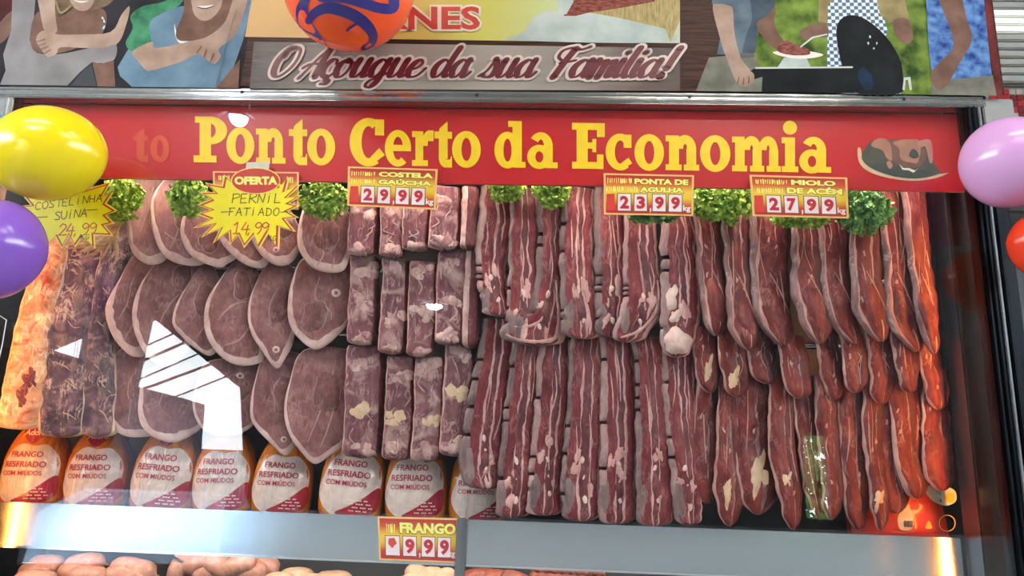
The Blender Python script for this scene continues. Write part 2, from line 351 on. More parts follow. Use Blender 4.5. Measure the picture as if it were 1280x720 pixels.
# shelf edge strips and their joint
sh = box('shelf_strip', (-1.37, .2, ZB), (.0, .206, ZS), 'steel_bright', case, .002); box('strip_lip', (-1.37, .196, ZB-.002), (.0, .206, ZB+.004), 'chrome', sh)
sh = box('shelf_strip', (.006, .2, ZB), (1.285, .206, ZS), 'steel_bright', case, .002); box('strip_lip', (.006, .196, ZB-.002), (1.285, .206, ZB+.004), 'chrome', sh)
pj = at(577, 655, .19)
MB().box((pj.x-.012, .178, .62), (pj.x+.014, .199, ZS+.004), .003).build('strip_post', 'steel_dull', case)
box('upper_shelf', (-1.37, .206, ZS-.02), (1.285, .62, ZS-.012), 'steel', case)
box('lower_shelf', (-1.37, .05, 1.0), (1.285, .62, 1.01), 'case_dark', case)
for Yr, Zr in ((.185, 2.3), (.225, 1.98), (.27, 1.8)):
    MB().tube([(-1.375, Yr, Zr), (1.29, Yr, Zr)], .009, 10).build('hanging_rail', 'steel', case, True)
# lights of the case
MB().tube([(-1.25, .062, 2.32), (1.25, .062, 2.32)], .016, 12).build('lamp_tube', 'tube_light', case, True)
box('tube_blocker', (-1.28, .086, 2.266), (1.28, .089, 2.36), 'white_plastic', case)  # unseen plate added to keep tube light off the meat tops
MB().tube([(-1.3, .222, ZB+.05), (1.25, .222, ZB+.05)], .01, 10).build('lamp_tube', emitter('sausage_fill', '#ffe9dc', 14.), case, True)  # unseen tube added under the upper shelf to brighten the sausages
box('lamp_channel', (-1.28, .042, 2.342), (1.28, .089, 2.36), 'white_plastic', case)
box('led_strip', (-1.335, .036, 1.08), (-1.315, .040, 2.15), 'warm_led_yellow', case)
box('led_strip', (1.311, .036, 1.08), (1.331, .040, 2.15), 'warm_led', case)
# the front glass
g = MB().box((-1.302, -.003, 1.0), (1.302, .003, ZT)).build('front_glass', 'glass'); tag(g, 'large clear front glass pane of the meat case', 'glass')

# ------------------------------------------------------------------ red sign with slab letters
t = NT('sign_red'); t.b.inputs['Roughness'].default_value = .28; t.b.inputs['Base Color'].default_value = lin('#c01c24'); MATS['sign_red'] = t.m
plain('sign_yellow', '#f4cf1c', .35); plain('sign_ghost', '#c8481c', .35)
sign = thing('red_sign', 'long red sign with yellow slab lettering over the hanging meat', 'sign', (0, .03, 2.18))
box('panel', (-1.302, .03, 2.178), (1.302, .036, ZT), 'sign_red', sign)
box('backing', (-1.302, .0365, 2.178), (1.302, .039, ZT), plain('bounce_blocker_grey', '#8a8a88', .6), sign)  # unseen grey plate added to stop red light bouncing off the panel
def slab(mb, ch, x0, x1, to3):
    """glyphs of a heavy slab face in a box x0..x1; heights in x-heights (cap 1.32)"""
    w = x1-x0; X = lambda u: x0+u*w; k_ = [0]; t0_ = to3
    def to3(a_, b_): return t0_(a_, b_)-Vector((0, k_[0]*2e-5, 0))
    def q(pts): k_[0] += 1; poly(mb, [(X(a), b) for a, b in pts], to3)
    def R(a, b, c, d): q([(a, c), (b, c), (b, d), (a, d)])
    def ring(cx, cy, rx, ry, ix, iy, a0=0, a1=2*pi, n=28):
        V = []; k_[0] += 1
        for k in range(n+1):
            t_ = a0+(a1-a0)*k/n; V.append(to3(X(cx+rx*cos(t_)), cy+ry*sin(t_))); V.append(to3(X(cx+ix*cos(t_)), cy+iy*sin(t_)))
        mb.add(V, [(2*k, 2*k+1, 2*k+3, 2*k+2) for k in range(n)])
    if ch == 'o': ring(.5, .5, .5, .53, .17, .33)
    elif ch == 'P':
        R(.18, .52, 0, 1.32); R(0, .68, 0, .2); R(.04, .3, 1.14, 1.32); ring(.5, .92, .5, .4, .16, .2, -pi/2, pi/2); R(.4, .52, 1.12, 1.32); R(.4, .52, .52, .72)
    elif ch == 'n':
        R(.1, .4, 0, 1.); R(0, .48, 0, .17); R(0, .25, .83, 1.); ring(.58, .62, .33, .4, .06, .14, 0, pi); R(.62, .91, 0, .64); R(.54, 1., 0, .17)
    elif ch == 'm':
        R(.06, .26, 0, 1.); R(0, .31, 0, .17); R(0, .16, .83, 1.)
        ring(.4, .62, .2, .4, .03, .14, 0, pi); R(.42, .61, 0, .64); R(.37, .66, 0, .17)
        ring(.74, .62, .2, .4, .03, .14, 0, pi); R(.76, .95, 0, .64); R(.71, 1., 0, .17)
    elif ch == 't':
        q([(.25, .2), (.25, .8), (0, .8), (0, 1.), (.25, 1.), (.3, 1.1), (.75, 1.3), (.75, 1.), (1, 1.), (1, .8), (.75, .8), (.75, .22)])
        ring(.64, .25, .39, .28, 0, .05, pi, 1.5*pi); R(.62, 1., -.03, .2); q([(.9, .2), (1., .2), (1., .3), (.95, .3)])
    elif ch == 'C':
        ring(.54, .66, .54, .7, .2, .46, .32*pi, 1.68*pi); R(.72, .98, .86, 1.32); q([(.62, .0), (1., .3), (.84, .5), (.6, .24)])
    elif ch == 'e':
        ring(.5, .5, .5, .53, .19, .33, 0, 1.72*pi); R(.2, .99, .42, .6)
    elif ch == 'r':
        R(.16, .52, 0, 1.); R(0, .74, 0, .17); R(0, .3, .83, 1.); ring(.78, .58, .34, .44, .05, .2, .45*pi, pi); R(.72, 1., .72, 1.03)
    elif ch == 'c':
        ring(.54, .5, .54, .53, .2, .33, .3*pi, 1.7*pi); R(.66, .95, .62, 1.); q([(.6, 0.), (.98, .18), (.84, .34), (.6, .2)])
    elif ch == 'd':
        ring(.42, .5, .42, .53, .13, .33); R(.58, .88, .1, 1.34); R(.44, .88, 1.17, 1.34); R(.6, 1., 0, .17)
    elif ch == 'a':
        ring(.4, .32, .4, .35, .13, .16); R(.54, .84, .1, .66); R(.6, 1., 0, .17); ring(.45, .64, .39, .39, .1, .18, 0, .82*pi); 
    elif ch == 'E':
        R(.14, .48, 0, 1.32); R(0, .5, 0, .2); R(0, .5, 1.12, 1.32); R(.4, 1., 1.12, 1.32); R(.76, 1., .92, 1.32); R(.4, .74, .58, .76); R(.62, .74, .48, .86); R(.4, .96, 0, .2); R(.76, .96, 0, .42)
    elif ch == 'i':
        R(.2, .8, 0, 1.); R(0, 1., 0, .17); R(.0, .5, .83, 1.); ring(.5, 1.28, .42, .2, 0, 0)
YS = .0285
def sign_to3(x, h): return at(x, 198.8+.0167*x-h*43.5, YS)
for word, letters in (('Ponto', [('P', 242, 284), ('o', 283, 318), ('n', 320, 357), ('t', 361, 384), ('o', 384, 419)]),
                      ('Certo', [('C', 437, 481), ('e', 481, 514), ('r', 515, 542), ('t', 543, 565), ('o', 565, 601)]),
                      ('da', [('d', 618, 657), ('a', 659, 697)]),
                      ('Economia', [('E', 715, 756), ('c', 757, 791), ('o', 793, 830), ('n', 832, 874), ('o', 875, 913), ('m', 915, 976), ('i', 977, 998), ('a', 999, 1039)])):
    mb = MB()
    for c, x0, x1 in letters: slab(mb, c, x0, x1, sign_to3)
    mb.build('lettering', 'sign_yellow', sign)
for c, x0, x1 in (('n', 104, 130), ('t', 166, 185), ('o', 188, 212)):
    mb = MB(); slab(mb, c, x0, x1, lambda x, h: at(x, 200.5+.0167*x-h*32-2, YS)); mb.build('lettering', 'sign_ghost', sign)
# the printed plate of meat at the end of the sign
def sp(px, off=0.): return lambda x, y: at(x, y, YS-off)
def prints(parent, Y, shapes, step=.0002):
    for k, (nm, m, pts, smooth_) in enumerate(shapes):
        mb = MB(); P = cat_rom(pts, len(pts)*4, True) if smooth_ else pts
        poly(mb, P, lambda x, y, k=k: at(x, y, Y-step*(k+1))); mb.build(nm, m, parent)
for n_, c_ in (('dish_rim', '#d9b48c'), ('dish_green', '#46483a'), ('dish_tan', '#a8745c'), ('dish_brown', '#6e4a3c'), ('dish_pink', '#b4786a'), ('dish_dark', '#33403c'), ('dish_white', '#e6e2c4')): plain(n_, c_, .5, var=.15)
prints(sign, YS, [
    ('plate_print', 'dish_rim', [(1072, 186), (1074, 203), (1085, 214), (1108, 222), (1140, 226), (1168, 223), (1186, 216), (1172, 218), (1140, 222), (1100, 214), (1080, 200), (1076, 186)], True),
    ('plate_print', 'dish_green', [(1080, 188), (1078, 200), (1092, 212), (1120, 221), (1150, 223), (1176, 216), (1168, 205), (1160, 180), (1130, 178), (1095, 174)], True),
    ('plate_print', 'dish_dark', [(1090, 208), (1115, 219), (1145, 223), (1170, 217), (1150, 212), (1110, 205)], True),
    ('plate_print', 'dish_brown', [(1098, 180), (1110, 196), (1128, 208), (1150, 208), (1158, 190), (1140, 178), (1115, 174)], True),
    ('plate_print', 'dish_tan', [(1089, 182), (1095, 174), (1105, 173), (1113, 180), (1115, 200), (1108, 197), (1103, 188)], True),
    ('plate_print', 'dish_tan', [(1116, 178), (1135, 174), (1150, 177), (1148, 202), (1138, 203), (1126, 199), (1124, 186)], True),
    ('plate_print', 'dish_pink', [(1146, 178), (1163, 175), (1166, 200), (1162, 203), (1157, 184), (1150, 184)], True),
    ('plate_print', 'dish_dark', [(1136, 194), (1141, 186), (1147, 190), (1148, 196), (1142, 198)], True),
    ('plate_print', 'dish_pink', [(1108, 204), (1112, 201), (1116, 207), (1112, 211)], True),
    ('plate_print', 'dish_white', [(1124, 205), (1128, 212), (1136, 213), (1142, 216), (1148, 210), (1144, 213), (1136, 210), (1129, 210)], False)])

# ------------------------------------------------------------------ printed fascia board over the case
YP = -.022
def noisy(name, a, b, scale=20., rough=.6, stretch=(1, 1, 1)):
    t = NT(name); t.b.inputs['Roughness'].default_value = rough
    tc = t.n('ShaderNodeTexCoord'); mp = t.n('ShaderNodeMapping'); mp.inputs['Scale'].default_value = stretch; t.l(tc.outputs['Object'], mp.inputs[0])
    nz = t.n('ShaderNodeTexNoise', i_Scale=scale, i_Detail=4.); t.l(mp.outputs[0], nz.inputs['Vector'])
    dk = .8 if name.endswith('_print') else 1.
    t.l(t.ramp(nz.outputs[0], [(.35, tuple(x*dk for x in lin(a)[:3])), (.65, tuple(x*dk for x in lin(b)[:3]))]), t.b.inputs['Base Color']); t.b.inputs['Specular IOR Level'].default_value = .12 if name.endswith('_print') else .4; MATS[name] = t.m; return t.m
def across(name, stops, rough=.4):      # a printed colour run along the board
    t = NT(name); t.b.inputs['Roughness'].default_value = rough
    tc = t.n('ShaderNodeTexCoord'); sx = t.n('ShaderNodeSeparateXYZ'); t.l(tc.outputs['Generated'], sx.inputs[0])
    nz = t.n('ShaderNodeTexNoise', i_Scale=14., i_Detail=3.); t.l(tc.outputs['Generated'], nz.inputs['Vector'])
    f = t.math('ADD', sx.outputs[0], t.math('MULTIPLY', t.math('SUBTRACT', nz.outputs[0], .5), .12))
    t.l(t.ramp(f, [(p, lin(c)) for p, c in stops]), t.b.inputs['Base Color']); MATS[name] = t.m
noisy('wood_print', '#2e1c1a', '#54362f', 9., .4, (1, 1, 14)); noisy('night_print', '#211f24', '#34323a', 8.); noisy('foliage_print', '#2c4418', '#86a044', 15.); noisy('polo_dark_print', '#3a4653', '#566573', 12.); noisy('sheen_print', '#101a26', '#1e3450', 12.)
noisy('floral_print', '#1f3f86', '#6f9ad0', 34.); noisy('shirt_print', '#827e80', '#9b979a', 9.); noisy('blue_print', '#5f7d96', '#7c9bb2', 9.); noisy('polo_print', '#4c5c6b', '#71828f', 12.)
noisy('skin_print', '#a58878', '#c0a596', 14.); noisy('skin_dark_print', '#6b4e43', '#8a6a5c', 14.); noisy('hair_print', '#5e4c3c', '#86705a', 30.); noisy('green_sleeve_print', '#2d6a4c', '#4f9c74', 22.)
noisy('pants_print', '#6a6a60', '#8a887c', 16.); noisy('khaki_print', '#86764f', '#a8966e', 18.); noisy('grill_print', '#0d1114', '#1b2226', 12.); noisy('brick_print', '#4e1c1b', '#7a3330', 20.)
noisy('steak_print', '#6c302a', '#9c5c50', 60., .4, (1, 1, 3)); noisy('board_print', '#9c8656', '#c2ae7c', 30., .4, (6, 1, 1)); noisy('cloth_print', '#aebcb6', '#ccd4cf', 12.); noisy('red_print', '#3a1616', '#5a2422', 12.)
plain('jeans_print', '#1c212c', .4); plain('mouth_print', '#d8cfc8', .4); plain('steel_print', '#b8bcb6', .4)
across('panel_print', [(.0, '#b8904e'), (.3, '#c9a95a'), (.55, '#bdb856'), (.72, '#b4bd88'), (1., '#b0b29a')]); across('strip_print', [(.0, '#33272a'), (.12, '#5c5450'), (.25, '#8a847a'), (.6, '#989086'), (.8, '#7b706a'), (.92, '#4a3734'), (1., '#3b2826')])
t = NT('check_print'); tc = t.n('ShaderNodeTexCoord'); ck = t.n('ShaderNodeTexChecker', i_Scale=95.); ck.inputs[1].default_value = lin('#c8d2d8'); ck.inputs[2].default_value = lin('#355570')
t.l(tc.outputs['Object'], ck.inputs[0]); t.l(ck.outputs[0], t.b.inputs['Base Color']); MATS['check_print'] = t.m
board = thing('fascia_board', 'printed butcher fascia board with family and barbecue pictures and maroon script', 'signboard', (0, YP, 2.44))
pb = [at(-30, 107, YP), at(1254.5, 121.5, YP)]
xr_ = 1.403
mb = MB().box((-1.62, YP, 2.436), (xr_, YP+.012, 3.05)); mb.build('board', 'wood_print', board)
N_ = 'picture_print'
prints(board, YP, [(N_, m, p, s) for m, p, s in [
    ('night_print', [(-40, -60), (318, -60), (318, 0), (300, 110.5), (-40, 106.5)], False),
    ('red_print', [(-40, -20), (17, -20), (14, 14), (0, 34), (-40, 60)], True),
    ('skin_dark_print', [(-5, 36), (14, 14), (19, 26), (10, 46), (-5, 56)], True),
    ('shirt_print', [(16, -20), (46, -20), (42, 25), (37, 50), (46, 66), (62, 69), (85, 66), (130, 56), (134, 64), (112, 80), (100, 90), (84, 107), (0, 106), (7, 88), (4, 68), (14, 38)], False),
    ('skin_dark_print', [(46, 16), (38, 40), (40, 60), (50, 66), (75, 66), (100, 58), (128, 42), (132, 15), (110, 8), (70, 12)], True),
    ('hair_print', [(66, -30), (68, 10), (76, 24), (84, 18), (96, 8), (116, 12), (140, 2), (150, -30)], True),
    ('skin_print', [(86, -25), (88, 2), (98, 13), (110, 12), (118, 0), (120, -25)], True),
    ('mouth_print', [(92, 0), (101, 3.5), (111, 1), (101, 1.5)], True),
    ('skin_print', [(46, -20), (66, -20), (69, 18), (71, 40), (57, 40), (51, 20)], True),
    ('skin_print', [(45, 50), (50, 40), (60, 38), (72, 43), (98, 43), (138, 40), (152, 18), (162, 8), (158, 30), (145, 56), (110, 60), (76, 59), (71, 67), (60, 71), (52, 63)], True),
    ('shirt_print', [(114, 76), (130, 61), (145, 56), (145, 70), (138, 78), (125, 79)], True),
    ('skin_dark_print', [(115, 77), (126, 80), (142, 75), (144, 108.5), (122, 108.2)], False),
    ('jeans_print', [(88, 107.5), (101, 91), (114, 80), (121, 108)], False),
    ('blue_print', [(147, 84), (160, 62), (190, 40), (200, 18), (232, 8), (300, -30), (318, -30), (316, 0), (304, 50), (290, 90), (270, 109.8), (165, 108.6), (150, 95)], False),
    ('green_sleeve_print', [(163, 20), (178, 8), (205, 2), (230, -10), (225, 6), (200, 20), (190, 30), (192, 52), (167, 64), (157, 54), (166, 35)], True),
    ('blue_print', [(187, 30), (200, 18), (232, 8), (219, 40), (226, 53), (207, 58), (192, 58)], True),
    ('mouth_print', [(218, 30), (219, 44), (225, 54), (238, 50), (226, 51), (221, 42)], True),
    ('skin_dark_print', [(230, 12), (233, -30), (292, -30), (286, 18), (272, 36), (256, 48), (226, 51), (220, 40)], True),
    ('skin_print', [(240, -25), (240, 8), (246, 22), (258, 26), (270, 18), (278, 2), (278, -25)], True),
    ('jeans_print', [(246, 9), (257, 11.5), (269, 6.5), (258, 8.5)], True), ('mouth_print', [(247, 8), (257, 10), (268, 6), (258, 7)], True),
    ('skin_print', [(166, 64), (190, 52), (196, 60), (245, 50), (262, 44), (282, 26), (298, -20), (314, -20), (296, 40), (274, 60), (276, 70), (268, 80), (256, 73), (246, 68), (225, 78), (190, 88), (182, 87), (172, 76)], True),
    ('skin_dark_print', [(270, 109.8), (288, 88), (300, 74), (298, 110.2)], False),
    ('strip_print', [(318, 46), (850, 54), (850, 113.6), (312, 110.8)], False),
    ('wood_print', [(316, 46.5), (850, 54), (850, 60), (315, 52)], False),
    ('panel_print', [(326, -60), (306, 46), (850, 54), (850, -60)], False),
    ('cloth_print', [(655, 40), (672, 18), (705, 14), (772, 22), (832, 36), (830, 53), (640, 50)], True),
    ('board_print', [(735, 15), (780, -20), (850, -20), (850, 25), (838, 53), (832, 36), (772, 22)], False),
    ('steak_print', [(705, 20), (712, -20), (830, -20), (818, 2), (775, 10), (735, 16), (720, 20)], False),
    ('cloth_print', [(690, -20), (716, -20), (717, 2), (708, 18), (700, 17)], False),
    ('wood_print', [(850, -60), (900, -60), (884, 114), (850, 113.5)], False),
    ('foliage_print', [(940, -60), (1165, -60), (1166, 118.5), (940, 114.5)], False),
    ('polo_print', [(893, -40), (972, -40), (966, 14), (948, 34), (943, 68), (896, 68), (904, 30), (890, 4)], False),
    ('polo_dark_print', [(935, -40), (972, -40), (966, 14), (948, 34), (943, 67), (928, 67), (934, 40), (940, 20)], True),
    ('pants_print', [(886, 72), (943, 66), (950, 85), (953, 114.6), (870, 113.8)], False),
    ('jeans_print', [(922, 67), (942, 66), (943, 71), (924, 73)], False),
    ('skin_dark_print', [(946, 30), (958, 20), (970, 8), (968, 30), (976, 46), (987, 62), (972, 62), (956, 50)], True),
    ('skin_print', [(891, 4), (914, 6), (918, 40), (926, 72), (938, 88), (942, 100), (930, 108), (920, 102), (910, 78), (900, 48)], True),
    ('polo_print', [(886, -40), (918, -40), (917, 9), (904, 5), (891, 5)], False),
    ('khaki_print', [(1024, -30), (1046, -30), (1042, 20), (1036, 30), (1023, 26)], False),
    ('check_print', [(1035, 4), (1092, -20), (1110, 40), (1060, 114), (1034, 84)], False),
    ('check_print', [(1052, 117), (1062, 90), (1126, 100), (1126, 118)], False),
    ('khaki_print', [(1090, -30), (1124, -30), (1137, 24), (1112, 28), (1100, 18)], False),
    ('skin_dark_print', [(1116, 26), (1134, 24), (1142, 46), (1134, 55), (1122, 48)], True),
    ('skin_dark_print', [(1000, 40), (1018, 29), (1034, 32), (1034, 46), (1016, 46), (1006, 50)], True),
    ('cloth_print', [(972, 84), (980, 72), (1008, 72), (1014, 85)], False),
    ('mouth_print', [(966, 65), (1000, 63), (1029, 68), (1012, 73), (985, 72)], True),
    ('steak_print', [(972, 64), (974, 55), (984, 50), (994, 56), (1008, 60), (1012, 68), (990, 69)], True),
    ('grill_print', [(932, 92), (944, 85), (1066, 84), (1068, 116.4), (914, 114.6)], False),
    ('pants_print', [(920, 106), (953, 96), (952, 114.6), (914, 114.4)], False), ('skin_print', [(918, 90), (930, 86), (942, 92), (941, 103), (930, 108), (920, 102)], True),
    ('grill_print', [(1046, 50), (1048, 28), (1062, 19), (1082, 24), (1106, 44), (1124, 72), (1129, 100), (1124, 117), (1072, 116.6), (1056, 94)], True),
    ('steel_print', [(944, 84), (1066, 83), (1066, 85), (944, 86)], False), ('sheen_print', [(1072, 92), (1080, 84), (1090, 96), (1090, 110), (1080, 112)], True), ('steel_print', [(1000, 58), (1015, 46), (1034, 42), (1034, 43.5), (1016, 48), (1001, 59.5)], False),
    ('steel_print', [(1086, 45), (1088, 44), (1089, 47), (1087, 48)], False), ('steel_print', [(1095, 53), (1096.5, 52), (1097, 55), (1095.5, 56)], False), ('steel_print', [(1084, 53), (1086, 52), (1086.5, 55), (1085, 56)], False), ('steel_print', [(1091, 60), (1093, 59), (1093.5, 61), (1092, 62)], False),
    ('steel_print', [(1128, 112), (1130, 97), (1138, 96), (1140, 112), (1137, 113), (1135, 100), (1132, 100), (1131, 113)], False),
    ('floral_print', [(1156, -30), (1232, -30), (1236, 60), (1240, 96), (1166, 102), (1161, 60)], False),
    ('pants_print', [(1163, 118.4), (1165, 102), (1241, 94), (1246, 119.5)], False),
    ('skin_dark_print', [(1168, -20), (1196, -20), (1208, 22), (1215, 50), (1200, 78), (1184, 106), (1172, 112), (1163, 94), (1176, 76), (1192, 52)], True),
    ('brick_print', [(1224, -60), (1236, -60), (1238.5, 0), (1254, 121.2), (1246, 120.6), (1236, 60)], False)]], .00006)
for pts, w_, m_ in (([(46, 52), (56, 49)], 1.2, 'skin_dark_print'), ([(47, 57), (57, 54)], 1.2, 'skin_dark_print'), ([(50, 62), (60, 58)], 1.2, 'skin_dark_print'), ([(55, 67), (64, 62)], 1.2, 'skin_dark_print'),
                    ([(246, 66), (252, 58)], 1.4, 'skin_dark_print'), ([(255, 71), (258, 62)], 1.4, 'skin_dark_print'), ([(263, 77), (267, 67)], 1.4, 'skin_dark_print'), ([(270, 107), (287, 40), (296, 12)], .8, 'polo_print'),
                    ([(922, 104), (924, 96)], 1.2, 'skin_dark_print'), ([(929, 106), (930, 97)], 1.2, 'skin_dark_print'), ([(936, 104), (936, 96)], 1.2, 'skin_dark_print'), ([(70, 2), (76, 16), (90, 6)], 2.5, 'khaki_print'), ([(128, 22), (131, 30), (128, 38)], 2., 'check_print'),):
    mb = MB(); pen(mb, pts, w_, lambda x, y: at(x, y, YP-.0042)); mb.build('picture_line', m_, board)
# CARNES and the script line
plain('maroon', '#5a1420', .4); plain('pale_outline', '#c9b9b0', .4); plain('carnes_red', '#b83a2c', .4); plain('carnes_white', '#d8d0c0', .4)
for m, off, bold in (('carnes_white', .0044, .075), ('carnes_red', .0046, .03)):
    mb = MB(); fit_text(mb, 'CARNES', 404 - (2 if bold > .05 else 0), 37 + (2.5 if bold > .05 else 0), 600 + (3 if bold > .05 else 0), 8 - (2.5 if bold > .05 else 0), lambda x, y, o=off: at(x, y, YP-o), bold); mb.build('lettering', m, board)
BOWL = [(.66, .84), (.42, 1.0), (.14, .74), (.06, .35), (.2, .02), (.42, .1), (.6, .5), (.7, .95)]
SCR = {'a': ([BOWL, [(.72, 1.0), (.64, .5), (.66, .1), (.8, .02), (1.0, .3)]], .92),
       'o': ([[(.42, 1.), (.14, .78), (.06, .36), (.22, .01), (.46, .08), (.64, .5), (.6, .88), (.44, 1.), (.5, .84), (.86, .84)]], .8),
       'u': ([[(.0, .7), (.16, 1.)], [(.18, 1.), (.1, .45), (.14, .08), (.3, .02), (.5, .3), (.66, .9)], [(.7, 1.), (.62, .5), (.64, .1), (.78, .02), (.98, .3)]], .9),
       'e': ([[(.1, .42), (.4, .52), (.58, .76), (.46, .99), (.22, .84), (.06, .4), (.16, .06), (.38, .0), (.62, .14), (.84, .5)]], .76),
       'c': ([[(.6, .76), (.54, .98), (.34, .98), (.1, .64), (.08, .26), (.26, .0), (.5, .06), (.78, .4)], [(.34, .0), (.4, -.12)], [(.38, -.14), (.5, -.24), (.42, -.4), (.2, -.42)]], .68),
       'g': ([BOWL, [(.74, 1.0), (.64, .4), (.52, -.3), (.28, -.6), (.06, -.5), (.16, -.22), (.6, .02), (1.0, .34)]], .92),
       'd': ([BOWL, [(.92, 1.7), (.72, .8), (.66, .2), (.8, .02), (1.0, .3)]], .94),
       's': ([[(-.1, .06), (.2, .4), (.42, 1.12)], [(.4, 1.05), (.58, .6), (.56, .18), (.34, .0), (.06, .06), (.1, .22)]], .72),
       'm': ([[(.12, 1.), (.06, .5), (.02, .0)], [(.06, .35), (.3, .9), (.46, .96), (.46, .6), (.38, .0)], [(.42, .35), (.66, .9), (.84, .96), (.82, .5), (.78, .1), (.9, .02), (1.1, .3)]], 1.04),
       'i': ([[(.18, 1.), (.1, .45), (.12, .1), (.24, .02), (.46, .3)], [(.24, 1.42), (.25, 1.44)]], .38),
       'l': ([[(.3, 1.7), (.14, .9), (.08, .3), (.16, .04), (.28, .02), (.5, .3)]], .38),
       'F': ([[(.3, 1.0), (.12, 1.2), (.2, 1.55), (.6, 1.72), (1.0, 1.62), (1.36, 1.78)], [(.72, 1.66), (.5, .9), (.3, .0)], [(.3, .82), (.62, .88), (.96, .98)]], .98),
       'A': ([[(.02, .5), (.2, .66), (.5, .76)], [(.0, -.1), (.16, .2), (.6, 1.1), (.98, 1.7)], [(1.0, 1.7), (.86, .9), (.78, .2), (.8, .0)], [(.2, .7), (.56, .76), (.98, .68)]], .98),
       'O': ([[(.8, 1.68), (.44, 1.56), (.14, 1.0), (.12, .3), (.4, .0), (.78, .3), (1.06, .9), (1.08, 1.5), (.84, 1.72), (.46, 1.5), (.34, 1.2)]], 1.2),
       '!': ([[(.42, 1.7), (.3, 1.1), (.22, .5)], [(.1, .06), (.11, .08)]], .4)}
def script(words, extra, m, off, wmin, wmax):
    for txt, x0, x1 in words:
        mb = MB(); adv = sum(SCR[c][1] for c in txt); s = (x1-x0)/adv; cx = 0.
        for c in txt:
            for st in SCR[c][0]:
                def wid(d, t_): return (wmin + (wmax-wmin)*max(0., -d.y)**1.2 + .04*max(0, d.y)) + extra
                if len(st) == 2 and abs(st[0][0]-st[1][0]) < .02: st = [(st[0][0]-.03, st[0][1]), (st[1][0]+.03, st[1][1])]; w_ = .26+extra
                else: w_ = wid
                X0 = x0; CX = cx
                pen(mb, [(p[0]+CX, p[1]) for p in st], w_, lambda a, b: at(X0+(a+.36*b-.1)*s, 96.0+.0015*(X0-340)-b*21.5, YP-off))
            cx += SCR[c][1]
        mb.build('lettering', m, board)
WORDS = [('O', 339, 368), ('Açougue'.replace('ç', 'c'), 376, 528), ('da', 540, 586), ('sua', 603, 668), ('Familia!', 686, 836)]
script(WORDS, .26, 'pale_outline', .0046, .12, .34)
script(WORDS, 0., 'maroon', .0052, .12, .34)

